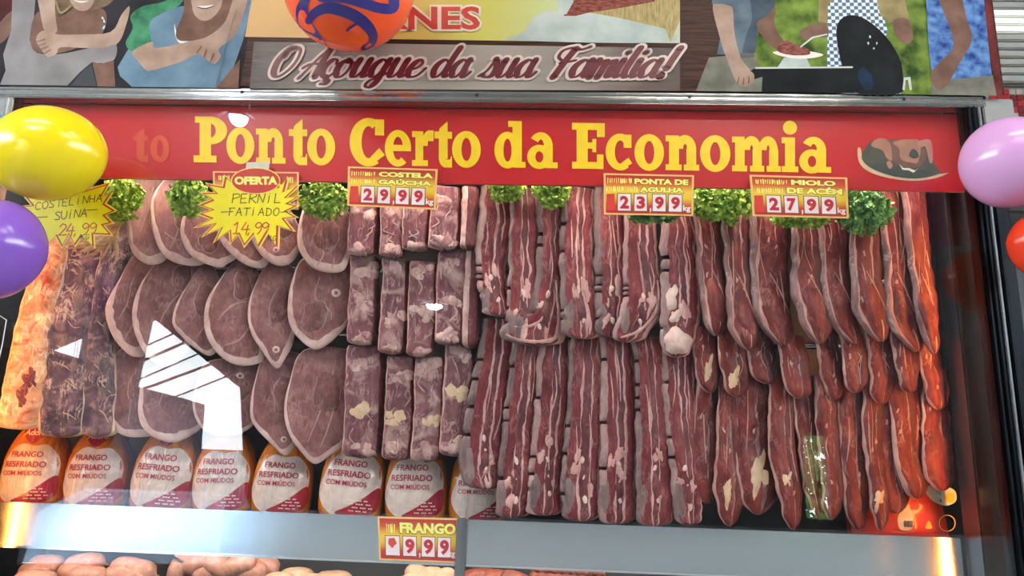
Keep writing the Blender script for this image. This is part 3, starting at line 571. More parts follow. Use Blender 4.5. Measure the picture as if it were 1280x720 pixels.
# ------------------------------------------------------------------ price signs
t = NT('tag_print'); uvn = t.n('ShaderNodeUVMap'); sx = t.n('ShaderNodeSeparateXYZ'); t.l(uvn.outputs[0], sx.inputs[0])
t.l(t.ramp(sx.outputs[1], [(0., lin('#b81a1a')), (.2, lin('#c8381c')), (.42, lin('#ecc42c')), (.58, lin('#eec83c')), (.8, lin('#d2501e')), (1., lin('#b8161c'))]), t.b.inputs['Base Color']); t.b.inputs['Roughness'].default_value = .35; MATS['tag_print'] = t.m
plain('tag_border', '#e8c070', .4); plain('tag_text', '#f4f07a', .4); plain('tag_outline', '#4a4a14', .4); plain('card_white', '#f2e2e6', .35); plain('digit_red', '#c01c2c', .35); plain('kg_white', '#f0e4e0', .4)  # the dark olive prints the lettering outline and the card edges
plain('smear', '#d6382c', .4)
def price_tag(label, C, Y, lines, cards, blank, smear=None):
    def px(u, v):
        (x0, y0), (x1, y1), (x2, y2), (x3, y3) = C
        return ((1-u)*(1-v)*x0+u*(1-v)*x1+u*v*x2+(1-u)*v*x3, (1-u)*(1-v)*y0+u*(1-v)*y1+u*v*y2+(1-u)*v*y3)
    t3 = lambda o: (lambda u, v: at(*px(u, v), Y-o))
    o3 = at(*px(.5, 1), Y); t = thing('price_sign', label, 'price sign', tuple(o3), 'printed price signs')
    c = [t3(0)(*q) for q in ((0, 0), (1, 0), (1, 1), (0, 1))]; b = [v+Vector((0, .0015, 0)) for v in c]
    mesh('card', c+b, [(3, 2, 1, 0), (4, 5, 6, 7), (0, 1, 5, 4), (1, 2, 6, 5), (2, 3, 7, 6), (3, 0, 4, 7)], 'tag_border', t)
    e = .022; f = .04
    mesh('print', [t3(.0002)(*q) for q in ((e, f), (1-e, f), (1-e, 1-f), (e, 1-f))], [(3, 2, 1, 0)], 'tag_print', t, False, [(0, 1), (1, 1), (1, 0), (0, 0)])
    for txt, u0, u1, v0, v1 in lines:
        for m, o, bo, dx, dv in (('tag_outline', .0004, .085, .008, .014), ('tag_text', .0006, .055, 0, 0)):
            mb = MB(); fit_text(mb, txt, u0-dx, v1+dv, u1+dx, v0-dv, t3(o), bo); mb.build('lettering', m, t)
    for k, (u0, u1, dg) in enumerate(cards):
        w = .43; v0, v1 = cards_v
        mb = MB(); poly(mb, [(u0-.008, v0-.016), (u1+.008, v0-.016), (u1+.008, v1+.016), (u0-.008, v1+.016)], t3(.0004)); mb.build('card_edge', 'tag_outline', t)
        mb = MB(); poly(mb, [(u0, v0), (u1, v0), (u1, v1), (u0, v1)], t3(.0006)); cd = mb.build('digit_card', 'card_white', t)
        if dg: mb = MB(); fit_text(mb, dg, u0+.025, v1-.05, u1-.02, v0+.05, t3(.0008), .05); mb.build('digit', 'digit_red', cd)
    for (u0, u1, v0, v1) in blank:
        mb = MB(); n = max(3, int((u1-u0)*44))
        for k in range(n):
            rr = random.Random(k*7+int(u0*100)); a = u0+(u1-u0)*(k+.1)/n; wd = (u1-u0)/n*rr.uniform(.3, .8)
            poly(mb, [(a, v0+rr.uniform(0, .03)), (a+wd, v0+rr.uniform(0, .03)), (a+wd*rr.uniform(.5, 1.4), v1-rr.uniform(0, .03)), (a+rr.uniform(-.01, .01), v1)], t3(.0005))
        mb.build('worn_print', 'tag_text', t)
    if smear: mb = MB(); poly(mb, smear, t3(.0007)); mb.build('worn_print', 'smear', t)
    mb = MB(); fit_text(mb, ',', .512, cards_v[1]+.04, .53, cards_v[1]-.08, t3(.0008), .04); mb.build('lettering', 'kg_white', t); mb = MB(); fit_text(mb, 'kg', .885, cards_v[1]+.02, .97, cards_v[1]-.16, t3(.0008), .03); mb.build('lettering', 'kg_white', t)
    return t
cards_v = (.49, .90)
CARDS = lambda a, b, c, d: [(.155, .30, a), (.34, .48, b), (.545, .69, c), (.725, .87, d)]
price_tag('red and yellow price sign reading COSTELA GAÚCHA 29,99', [(435, 208), (547, 211.5), (544.5, 262), (434, 257)], .016,
          [('COSTELA', .345, .955, .105, .235), ('GAÚCHA', .34, .945, .275, .425)], CARDS('2', '9', '9', '9'), [(.04, .31, .11, .23), (.04, .31, .30, .42)], [(.03, .5), (.12, .49), (.125, .9), (.03, .9)])
price_tag('red and yellow price sign reading PONTA DE AGULHA 23,99', [(754.5, 216.5), (867.5, 219), (866.5, 270), (755, 268)], .016,
          [('PONTA DE', .34, .94, .11, .25), ('AGULHA', .40, .89, .31, .44)], CARDS('2', '3', '9', '9'), [(.04, .32, .1, .24), (.03, .38, .3, .44)], [(.03, .5), (.12, .49), (.125, .9), (.03, .9)])
price_tag('red and yellow price sign reading MIOLO DE ACÉM 27,99', [(937, 218.5), (1059, 222), (1061, 273), (941, 270)], .016,
          [('MIOLO', .42, .88, .09, .22), ('DE ACÉM', .37, .945, .25, .43)], CARDS('2', '7', '9', '9'), [(.05, .39, .09, .22), (.06, .34, .3, .43)], [(.03, .5), (.12, .49), (.125, .9), (.03, .9)])
cards_v = (.44, .88)
price_tag('red and yellow price sign reading FRANGO 9,99 on the steel shelf edge', [(472, 645.5), (573, 648), (571.5, 704), (474, 700)], .192,
          [('FRANGO', .27, .97, .12, .37)], [(.09, .265, None), (.31, .475, '9'), (.545, .71, '9'), (.75, .91, '9')], [(.1, .22, .15, .37)], [(.13, .5), (.2, .48), (.23, .6), (.17, .72), (.12, .62)])
# the half hidden red sign behind the OFERTA burst
cards_v = (.49, .90)
price_tag('red price sign half hidden behind the yellow OFERTA burst', [(266, 214), (373.5, 215), (373, 262), (267, 260)], .020, [], [], [(.06, .2, .1, .24), (.86, .95, .12, .3)])

HW = {'P': [[(0, 0), (.05, 1)], [(0, .95), (.6, 1.), (.75, .72), (.1, .48)]], 'E': [[(.6, 1), (0, .97)], [(0, .97), (0, 0)], [(0, 0), (.65, .03)], [(0, .5), (.5, .52)]],
      'R': [[(0, 0), (.05, 1)], [(0, .95), (.6, 1.), (.7, .72), (.1, .48)], [(.2, .48), (.75, 0)]], 'N': [[(0, 0), (.05, 1)], [(.05, 1), (.6, .05)], [(.6, .05), (.75, 1)]],
      'I': [[(.25, 0), (.3, .8)], [(.32, 1.), (.34, 1.03)]], 'L': [[(.05, 1), (0, 0)], [(0, 0), (.6, .02)]], 'F': [[(.1, 0), (.15, 1)], [(0, .97), (.75, 1)], [(.12, .5), (.55, .52)]],
      'A': [[(0, 0), (.4, 1)], [(.4, 1), (.75, 0)], [(.12, .38), (.65, .4)]], 'T': [[(.4, 0), (.42, 1)], [(0, .97), (.85, 1)]], 'D': [[(.1, 0), (.1, 1)], [(0, 1), (.55, .85), (.72, .4), (.5, .06), (.05, 0)]],
      'O': [[(.4, 1), (.05, .7), (.1, .15), (.45, .0), (.75, .4), (.65, .9), (.38, 1)]], 'C': [[(.7, .85), (.35, 1), (.02, .55), (.15, .05), (.7, .1)]],
      'S': [[(.68, .9), (.3, 1), (.1, .75), (.55, .42), (.55, .1), (.05, .05)]], 'H': [[(0, 0), (0, 1)], [(.65, 0), (.65, 1)], [(0, .5), (.65, .5)]], 'U': [[(0, 1), (.02, .3), (.3, 0), (.62, .3), (.66, 1)]],
      'K': [[(0, 0), (0, 1)], [(.6, 1), (.05, .45)], [(.05, .5), (.65, 0)]], 'G': [[(.7, .85), (.3, 1), (.02, .5), (.25, .03), (.65, .12), (.66, .42), (.4, .42)]],
      '1': [[(.1, .75), (.4, 1)], [(.4, 1), (.35, 0)], [(.1, 0), (.6, .02)]], '2': [[(.05, .75), (.3, 1), (.62, .78), (.3, .3), (.0, .0)], [(0, .0), (.7, .04)]], '4': [[(.35, 1), (.0, .35)], [(0, .35), (.7, .38)], [(.55, .75), (.45, -.1)]],
      '9': [[(.62, .8), (.3, 1), (.05, .72), (.3, .5), (.6, .75)], [(.62, .82), (.55, .3), (.3, -.05)]], ',': [[(.15, .05), (.05, -.18)]], '-': [[(0, .45), (.9, .5)]]}
def hand(mb, txt, x, y, h, to3, w, slope=0., pitch=.95):
    for k, c in enumerate(txt):
        if c == ' ': continue
        for st in HW[c]: pen(mb, [(x+(k*pitch+p[0]+.12*p[1])*h, y+slope*k*pitch*h-p[1]*h) for p in st], w, to3, caps=True)
plain('burst_yellow', '#f2e208', .4); plain('burst_red', '#b8341a', .4); plain('burst_edge', '#f6d860', .4); plain('ink', '#2c2a12', .5); plain('ink_red', '#c8481c', .5); plain('oval_red', '#c2281c', .4); plain('tape', '#cfcab8', .25)
def burst(label, spikes, inner_scale, cx, cy, Y, red=.95, fill=.885):
    t = thing('starburst_sign', label, 'price sign', tuple(at(cx, cy+45, Y)), 'starburst price signs')
    for nm, m, sc, o in (('card', 'burst_edge', 1., 0.), ('red_zigzag', 'burst_red', red, .0003), ('yellow_face', 'burst_yellow', fill, .0006)):
        mb = MB(); pts = [(cx+(x-cx)*sc, cy+(y-cy)*sc) for x, y in spikes]; poly(mb, pts, lambda x, y: at(x, y, Y-o))
        if o == 0.:
            n = len(pts); k = len(mb.v); mb.add([at(x, y, Y) for x, y in pts]+[at(x, y, Y)+Vector((0, .0015, 0)) for x, y in pts], [(i, (i+1) % n, n+(i+1) % n, n+i) for i in range(n)])
        mb.build(nm, m, t)
    return t
S2 = [(241, 285), (262, 274), (246, 268), (263, 262), (246, 256), (263, 249), (249, 240), (268, 240), (256, 228), (277, 232), (280, 218), (294, 230), (312, 222), (330, 230), (347, 222), (352, 233), (362, 222), (358, 238), (377, 230), (360, 246), (378, 244), (362, 254), (375, 257), (360, 264), (374, 272), (357, 274), (370, 290), (350, 284), (349, 312), (336, 291), (324, 311), (318, 294), (305, 310), (298, 294), (287, 306), (286, 290), (266, 304), (275, 286), (251, 297), (266, 281)]
b2 = burst('yellow starburst sign reading OFERTA PERNIL FATIADO 14,99 KG', S2, .9, 310, 262, .012)
y3 = lambda x, y: at(x, y, .0112)
mb = MB(); hand(mb, 'PERNIL', 290, 254, 11.5, y3, 1.1, -.01, .92); hand(mb, '-FATIADO-', 276, 269.5, 9.5, y3, 1.0, 0, .98); hand(mb, 'KG', 335, 301, 6, y3, .9); mb.build('handwriting', 'ink', b2)
mb = MB(); hand(mb, '14', 290, 292, 14, y3, 1.5, 0, .8); hand(mb, ',99', 309, 292, 14, y3, 1.5, 0, .62); mb.build('handwriting', 'ink_red', b2)
el = [(319.5+29.5*cos(2*pi*k/40), 226+15.5*sin(2*pi*k/40)) for k in range(40)]
mb = MB(); poly(mb, [(319.5+(x-319.5)*1.05, 226+(y-226)*1.08) for x, y in el], lambda x, y: at(x, y, .0108)); mb.build('oval_edge', 'burst_edge', b2)
mb = MB(); poly(mb, el, lambda x, y: at(x, y, .0105)); ov = mb.build('oval', 'oval_red', b2)
mb = MB(); fit_text(mb, 'OFERTA', 293, 231, 347, 220.5, lambda x, y: at(x, y, .0102), .06); mb.build('lettering', 'tag_text', ov)
mb = MB(); poly(mb, [(308, 203), (337, 202), (336, 215), (307, 214)], lambda x, y: at(x, y, .0115)); mb.build('tape', 'tape', b2)
S1 = [(20, 258), (38, 256), (28, 244), (46, 246), (44, 232), (60, 242), (72, 228), (84, 240), (98, 226), (104, 238), (139, 227), (129, 244), (142, 240), (133, 254), (147, 263), (133, 269), (143, 279), (131, 282), (142, 295), (118, 294), (119, 311), (103, 296), (94, 309), (86, 294), (77, 311), (69, 296), (58, 308), (54, 293), (40, 304), (42, 288), (26, 292), (36, 278), (18, 274), (34, 266)]
b1 = burst('yellow starburst sign reading COSTELINHA SUÍNA 24,99 KG', S1, .9, 86, 267, .012)
mb = MB(); hand(mb, 'COSTELINHA', 44, 262, 9.2, y3, 1., -.13, .92); hand(mb, '-', 46, 278, 14, y3, 1., 0); hand(mb, 'SUINA', 68, 275, 10, y3, 1.1, -.12, .82); hand(mb, '-', 108, 269, 14, y3, 1., 0); hand(mb, 'KG', 101, 299, 6, y3, .9); mb.build('handwriting', 'ink', b1)
mb = MB(); hand(mb, '24,99', 73, 294, 14, y3, 1.4, -.04, .68); mb.build('handwriting', 'ink_red', b1)

# ------------------------------------------------------------------ meat builders
def interp(st, y):
    pass
def lump(P, seed, amp):
    q = Vector((P.x*11+seed*3.7, P.y*11, P.z*6)); return amp*(noise.noise(q)+.45*noise.noise(q*2.7))
class Surf:                      # the front face of a piece, so that patches can lie on it
    def __init__(s): s.v = []; s.f = []; s.t = None
    def hit(s, px, py, lift):
        if s.t is None: s.t = BVHTree.FromPolygons(s.v, s.f)
        d = ray(px, py).normalized(); h = s.t.ray_cast(CAM, d)
        return None if h[0] is None else h[0]-d*lift
def grid_faces(nr, nc): return [(i*nc+j, i*nc+j+1, (i+1)*nc+j+1, (i+1)*nc+j) for i in range(nr-1) for j in range(nc-1)]
SEED = [0]
def strip(name, label, cat, group, st, Y, T, bands, round_top=0., round_bot=.1, tilt=0., bulge=.0, ripple=None, boxy=2.6, amp=.006, rows=46, bend=0., wob=.03, jag=1.6, jag2=.5):
    """a hanging piece of meat: st = (y, left, right) pixel stations, bands across = (share, material, part, lift, cuts)"""
    SEED[0] += 1; sd = SEED[0]
    S = cat_rom(st, rows); y0, y1 = S[0][0], S[-1][0]; cy = (y0+y1)/2
    top = at((S[0][1]+S[0][2])/2, y0, Y); t = thing(name, label, cat, tuple(top), group)
    surf = Surf(); tot = sum(b[0] for b in bands)
    edges = [0.]
    for b in bands: edges.append(edges[-1]+b[0]/tot)
    def row(i):
        y, l, r = S[i]; v = (y-y0)/(y1-y0); k = 1.
        if round_bot and v > 1-round_bot: k = math.sqrt(max(.0, 1-((v-1+round_bot)/round_bot)**2))
        if round_top and v < round_top: k = min(k, math.sqrt(max(.0, 1-((round_top-v)/round_top)**2)))
        k = max(k, .06); c = (l+r)/2
        jl = jag*(noise.noise(Vector((sd*5.1, y*.05, 1)))+jag2*noise.noise(Vector((sd*5.1, y*.16, 2)))); jr = jag*(noise.noise(Vector((sd*5.1, y*.05, 7)))+jag2*noise.noise(Vector((sd*5.1, y*.16, 8))))
        return y, c+(l-c)*k+jl*k, c+(r-c)*k+jr*k, v, k
    rowsd = [row(i) for i in range(rows)]
    wm = (sum(r[2]-r[1] for r in rowsd)/rows)
    def point(i, u, lift=0.):
        y, l, r, v, k = rowsd[i]
        P = at(l+(r-l)*u, y, Y)
        pr = max(0., 1-abs(2*u-1)**boxy)**.5
        th = T*pr*(.35+.65*k)*(1+bulge*(v-.5)*2)
        rp = ripple[1]*sin(v*pi*2*ripple[0]+u*2+sd) * pr if ripple else 0.
        P.y += tilt*(u-.5)*(r-l)*.0022 + bend*(v-.5) - th - lump(P, sd, amp)*pr - rp - lift*pr
        return P
    def edge(k, i):
        if k == 0 or k == len(bands): return edges[k]
        v = rowsd[i][3]; e = edges[k]+wob*noise.noise(Vector((sd*2.3+k*9.1, v*5, 0)))+wob*.5*noise.noise(Vector((sd*2.3+k*9.1, v*15, 3)))
        return min(max(e, .01), .99)
    for b, (share, m, part, lift, cuts) in enumerate(bands):
        nc = max(3, int(round(share/tot*20))+1)
        segs = [(0, rows-1)]
        if cuts:
            segs = []; a = 0
            for cv in cuts:
                e = int(cv*(rows-1)); 
                if e-a >= 2: segs.append((a, e)); a = e+1
            segs.append((a, rows-1))
        for a, e in segs:
            vs = []; uv = []
            for i in range(a, e+1):
                u0, u1 = edge(b, i), max(edge(b+1, i), edge(b, i)+.004)
                dip = .006 if cuts and ((i == a and a > 0) or (i == e and e < rows-1)) else 0.
                for j in range(nc):
                    u = u0+(u1-u0)*j/(nc-1); lf = lift*sin(pi*j/(nc-1))
                    P = point(i, u, lf); P.y += dip; vs.append(P); uv.append(((u-.5)*wm*.0022, -rowsd[i][0]*.0022))
            fs = grid_faces(e-a+1, nc); k0 = len(surf.v); surf.v += vs; surf.f += [tuple(q+k0 for q in f) for f in fs]
            mesh(part, vs, fs, m, t, True, uv)
    # the far side
    vs = []; uv = []; nc = 9
    for i in range(rows):
        y, l, r, v, k = rowsd[i]
        for j in range(nc):
            u = j/(nc-1); pr = max(0., 1-abs(2*u-1)**boxy)**.5; P = at(l+(r-l)*u, y, Y); P.y += tilt*(u-.5)*(r-l)*.0022 + bend*(v-.5) + T*.5*pr; vs.append(P); uv.append((u*wm*.0022, -y*.0022))
    fs = [f[::-1] for f in grid_faces(rows, nc)]
    mesh('back_side', vs, fs, bands[len(bands)//2][1], t, True, uv)
    t_surf[t.name] = surf
    return t
t_surf = {}
def patch(t, part, m, cx, cy, rx, ry, rot=0., rag=.25, lift=.003, seed=0, n=26, rings=5):
    """an irregular raised patch (fat, bone, muscle) that follows the face of a piece"""
    surf = t_surf[t.name]; vs = []; uv = []; sd = seed or random.random()*50
    for ri in range(rings):
        s = ri/(rings-1)
        for k in range(n):
            a = 2*pi*k/n; w = max(.25, 1+rag*(1.1*noise.noise(Vector((cos(a)*1.1+sd, sin(a)*1.1, sd)))+.35*noise.noise(Vector((cos(a)*2.6+sd, sin(a)*2.6, sd)))+.2*noise.noise(Vector((cos(a)*7+sd, sin(a)*7, sd)))))
            x, y = rx*cos(a)*w*s, ry*sin(a)*w*s; X = cx+x*cos(rot)-y*sin(rot); Yp = cy+x*sin(rot)+y*cos(rot)
            lf = lift*(1-s**2.5) if ri < rings-1 else -.0012
            h = surf.hit(X, Yp, lf); q = s
            while h is None and q > .05:
                q -= .08; h = surf.hit(cx+(X-cx)*q/max(s, .01), cy+(Yp-cy)*q/max(s, .01), lf)
            if h is None: return None
            vs.append(h); uv.append((h.x, h.z))
    fs = [(r*n+k, r*n+(k+1) % n, (r+1)*n+(k+1) % n, (r+1)*n+k) for r in range(rings-1) for k in range(n)]
    return mesh(part, vs, fs, m, t, True, uv)
def seam(t, part, m, pts, w, lift=.0015):
    surf = t_surf[t.name]; P = cat_rom(pts, len(pts)*6); vs = []; uv = []; L = len(P); ok = []
    for i, p in enumerate(P):
        d = Vector(P[min(i+1, L-1)])-Vector(P[max(i-1, 0)]); d = d.normalized() if d.length else Vector((1, 0)); nn = Vector((-d.y, d.x))*w*.5*(.4+.6*sin(pi*(i+.5)/L))*(1+.5*noise.noise(Vector((p[0]*.2, p[1]*.2, 4))))
        row = [surf.hit(p[0]+nn.x*s, p[1]+nn.y*s, lift*(1-s*s)+.0003) for s in (-1, 0, 1)]
        if None in row:
            if len(ok) >= 3: break
            vs = []; uv = []; ok = []; continue
        ok.append(i); vs += row; uv += [(h.x, h.z) for h in row]
    if len(ok) >= 3: return mesh(part, vs, grid_faces(len(ok), 3), m, t, True, uv)
def slice_(name, label, group, outline, Y, tilt=.32, T=.012, rim=(6.2, 8.), muscle=None, bone=None, seams=(), rimside=1.):
    """a leg slice: closed outline in pixels; fat rim thick along the outer side and the foot"""
    SEED[0] += 1; sd = SEED[0]; n = 56; O = cat_rom(outline, n, True)
    cx = sum(p[0] for p in O)/n; cy = sum(p[1] for p in O)/n
    ymin = min(p[1] for p in O); ymax = max(p[1] for p in O)
    t = thing(name, label, 'meat', tuple(at(cx, ymin, Y)), group); surf = Surf()
    def rimw(p):
        dx, dy = (p[0]-cx), (p[1]-cy); L = math.hypot(dx, dy); a = dx/L; b = dy/L
        k = max(0., -a)*1.0+max(0., b)*1.15; k = min(1.15, k)
        return (.8+rim[0]*k+2.*max(0, b)**3*rim[1]/7)/L*(1+.25*noise.noise(Vector((p[0]*.08, p[1]*.08, sd))))
    rw = [min(.4, rimw(p)) for p in O]
    def P3(x, y, s, back=False):
        P = at(x, y, Y); e = max(0., 1-s**5)**.5
        P.y += tilt*(x-cx)*.0022 + (.5*T*e if back else -T*e-lump(P, sd, .004)*e); return P
    def ringset(svals, m, part):
        vs = []; uv = []
        for s_ in svals:
            for k, p in enumerate(O):
                s = s_(rw[k]); x, y = cx+(p[0]-cx)*s, cy+(p[1]-cy)*s; vs.append(P3(x, y, s)); uv.append((x*.0022, -y*.0022))
        fs = [(r*n+k, r*n+(k+1) % n, (r+1)*n+(k+1) % n, (r+1)*n+k) for r in range(len(svals)-1) for k in range(n)]
        k0 = len(surf.v); surf.v += vs; surf.f += [tuple(q+k0 for q in f) for f in fs]
        return mesh(part, vs, fs, m, t, True, uv)
    ringset([lambda w, q=q: (1-w)*q for q in (.01, .2, .4, .6, .75, .88, 1.)], 'pork_lean', 'lean')
    ringset([lambda w, q=q: 1-w+w*q for q in (0., .25, .5, .75, .92, 1.)], 'pork_fat', 'fat_rim')
    vs = []; uv = []
    for s in (1., .9, .5, .02):
        for p in O: x, y = cx+(p[0]-cx)*s, cy+(p[1]-cy)*s; vs.append(P3(x, y, s, True)); uv.append((x*.0022, -y*.0022))
    mesh('back_side', vs, [(r*n+k, r*n+(k+1) % n, (r+1)*n+(k+1) % n, (r+1)*n+k) for r in range(3) for k in range(n)], 'pork_lean', t, True, uv)
    t_surf[t.name] = surf
    H = ymax-ymin
    if muscle is None: muscle = (cx+.13*(max(p[0] for p in O)-min(p[0] for p in O)), cy-.16*H, .24*(max(p[0] for p in O)-min(p[0] for p in O)), .2*H, .15)
    sm = sd*1.37
    patch(t, 'muscle_skin', 'pork_seam', *muscle[:2], muscle[2]+1.3, muscle[3]+1.3, muscle[4], rag=.3, lift=.0022, seed=sm, n=32); patch(t, 'muscle', 'pork_muscle', *muscle, rag=.3, lift=.0045, seed=sm, n=32)
    if bone:
        b = patch(t, 'bone', 'pork_fat', bone[0], bone[1], bone[2], bone[2]*.9, rag=.08, lift=.002, n=18, rings=4); patch(t, 'marrow', 'pork_muscle', bone[0], bone[1], bone[2]*.6, bone[2]*.55, rag=.1, lift=.003, n=16, rings=3)
    for s_ in seams: seam(t, 'fat_seam', 'pork_seam', s_, 2.2, .001)
    return t

# ------------------------------------------------------------------ pork leg slices
ROWY = (.150, .195, .235)
def pork(row, k, outline, **kw):
    lab = 'pork leg slice with pale fat rim, %s row, %s from the pork ribs' % (('top', 'middle', 'bottom')[row], ORD[k])
    return slice_('pork_slice', lab, 'hanging pork leg slices', outline, ROWY[row], **kw)
TOPS = [
 ([(173, 224), (163, 262), (165, 305), (172, 322), (185, 331), (198, 329), (207, 321), (216, 300), (222, 258), (206, 218)], dict(seams=[[(175, 290), (185, 262), (192, 232)]])),
 ([(213, 222), (195, 250), (194, 280), (200, 308), (212, 325), (230, 331), (247, 330), (254, 323), (258, 295), (248, 250), (235, 220)], dict(seams=[[(205, 290), (222, 300), (240, 292)], [(212, 312), (222, 290), (230, 260)]])),
 ([(246, 250), (234, 270), (230, 292), (234, 310), (243, 323), (260, 331), (275, 333), (282, 328), (293, 318), (296, 290), (286, 258), (264, 242)], dict(muscle=(262, 300, 14, 16, .3))),
 ([(286, 262), (275, 285), (280, 305), (290, 318), (305, 330), (320, 334), (331, 329), (336, 308), (328, 274), (305, 254)], dict()),
 ([(322, 270), (317, 298), (328, 320), (343, 331), (358, 330), (369, 318), (374, 293), (362, 262), (340, 254)], dict(bone=(345, 312, 5))),
 ([(386, 256), (376, 285), (375, 308), (380, 322), (392, 336), (410, 340.5), (427, 337), (434, 322), (439, 300), (437, 268), (415, 246)], dict(seams=[[(396, 332), (404, 318), (402, 300)], [(415, 335), (418, 322)]], muscle=(408, 296, 16, 22, 0.)))]
MIDS = [
 ([(167, 320), (152, 350), (139, 378), (137, 396), (144, 421), (157, 439), (168, 446), (181, 440), (193, 400), (200, 345), (188, 318)], dict(seams=[[(148, 400), (160, 378), (172, 352)], [(155, 425), (168, 402), (178, 380)]], rim=(9., 9.))),
 ([(206, 322), (184, 349), (173, 378), (171, 403), (177, 428), (190, 450), (208, 458), (226, 445), (242, 408), (252, 358), (244, 324)], dict(muscle=(228, 346, 13, 20, .2), seams=[[(195, 420), (205, 392), (222, 370), (236, 362)]])),
 ([(255, 327), (235, 360), (223, 385), (220, 407), (229, 421), (245, 436), (262, 444), (274, 425), (276, 385), (270, 342)], dict(rim=(3.5, 8.), seams=[[(246, 422), (256, 408), (266, 404)]])),
 ([(296, 326), (274, 356), (262, 381), (260, 410), (267, 432), (282, 450), (300, 457), (318, 454), (327, 446), (326, 415), (323, 370), (318, 332)], dict(muscle=(303, 358, 13, 20, .1), seams=[[(280, 432), (300, 424), (316, 402)], [(272, 400), (290, 382), (312, 376)]])),
 ([(335, 331), (318, 367), (313, 396), (318, 421), (329, 439), (340, 456), (348, 460), (356, 446), (364, 428), (369, 392), (371, 345), (354, 326)], dict(rim=(3.5, 13.), bone=(345, 437, 6), seams=[[(333, 404), (345, 412), (352, 404)]])),
 ([(384, 322), (368, 352), (363, 385), (366, 410), (379, 428), (394, 437), (406, 432), (418, 421), (433, 400), (439, 356), (432, 322)], dict(rim=(6., 8.), bone=(420, 366, 7), muscle=(392, 396, 18, 24, .1), seams=[[(400, 345), (394, 372), (412, 388), (414, 400)]]))]
LOWS = [
 ([(154, 436), (143, 472), (139, 508), (143, 533), (157, 545), (177, 546), (189, 540), (195, 500), (190, 446)], dict(seams=[[(160, 530), (165, 495), (170, 460)]])),
 ([(190, 462), (179, 500), (181, 530), (195, 547), (217, 553), (236, 544), (250, 529), (256, 490), (238, 452)], dict(muscle=(218, 500, 20, 24, 0.))),
 ([(264, 452), (250, 480), (246, 510), (255, 535), (275, 545), (300, 541), (318, 522), (324, 482), (318, 450)], dict(rim=(3., 4.), bone=(300, 470, 6), seams=[[(270, 530), (290, 505), (305, 480)]])),
 ([(336, 442), (321, 479), (316, 515), (321, 533), (336, 551), (354, 569), (365, 562), (368, 551), (376, 500), (380, 446)], dict(rim=(3.5, 12.), bone=(355, 549, 5))),
 ([(382, 438), (365, 479), (359, 515), (365, 544), (379, 566), (394, 580), (412, 569), (431, 551), (435, 522), (437, 465), (435, 436)], dict(rim=(3.5, 10.), seams=[[(385, 552), (398, 520), (410, 490), (420, 450)], [(400, 560), (412, 530), (420, 500)]]))]
for r_, L in enumerate((TOPS, MIDS, LOWS)):
    for k, (o, kw) in enumerate(L): pork(r_, k, o, **kw)

# ------------------------------------------------------------------ pork ribs
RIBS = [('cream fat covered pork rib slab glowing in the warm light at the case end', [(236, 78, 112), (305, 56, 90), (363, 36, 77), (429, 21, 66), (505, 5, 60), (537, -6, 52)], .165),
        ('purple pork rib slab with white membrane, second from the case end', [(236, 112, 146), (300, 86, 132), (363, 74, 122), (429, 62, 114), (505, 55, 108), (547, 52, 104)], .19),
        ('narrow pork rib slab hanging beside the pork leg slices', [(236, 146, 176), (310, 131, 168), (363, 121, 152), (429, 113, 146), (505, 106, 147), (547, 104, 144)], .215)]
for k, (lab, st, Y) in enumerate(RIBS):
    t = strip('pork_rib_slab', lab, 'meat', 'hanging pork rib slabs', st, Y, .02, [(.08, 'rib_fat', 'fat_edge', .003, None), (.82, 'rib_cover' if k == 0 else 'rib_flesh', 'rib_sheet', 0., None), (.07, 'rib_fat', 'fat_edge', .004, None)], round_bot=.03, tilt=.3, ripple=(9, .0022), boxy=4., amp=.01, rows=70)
    rn = random.Random(k)
    S_ = {}
    def XR(y, u):
        i = max(j for j in range(len(st)-1) if st[j][0] <= y); f = (y-st[i][0])/(st[i+1][0]-st[i][0]); l = st[i][1]+(st[i+1][1]-st[i][1])*f; r = st[i][2]+(st[i+1][2]-st[i][2])*f
        return l+(r-l)*u, y
    for q in range(9):          # membrane strands across the ribs
        y = 308+q*25+rn.uniform(-8, 8); u = rn.uniform(.15, .5); seam(t, 'membrane', 'rib_fat', [XR(y, u), XR(y+rn.uniform(2, 9), u+.17), XR(y+rn.uniform(4, 16), u+.33)], rn.uniform(.9, 1.7))
    for q in range(4):
        x, y = XR(rn.uniform(315, 510), rn.uniform(.35, .65)); patch(t, 'meat_patch', 'flank_lean' if k == 0 else 'grey_muscle', x, y, rn.uniform(5, 9), rn.uniform(9, 16), rn.uniform(-.5, .5), .8, .002, n=36)

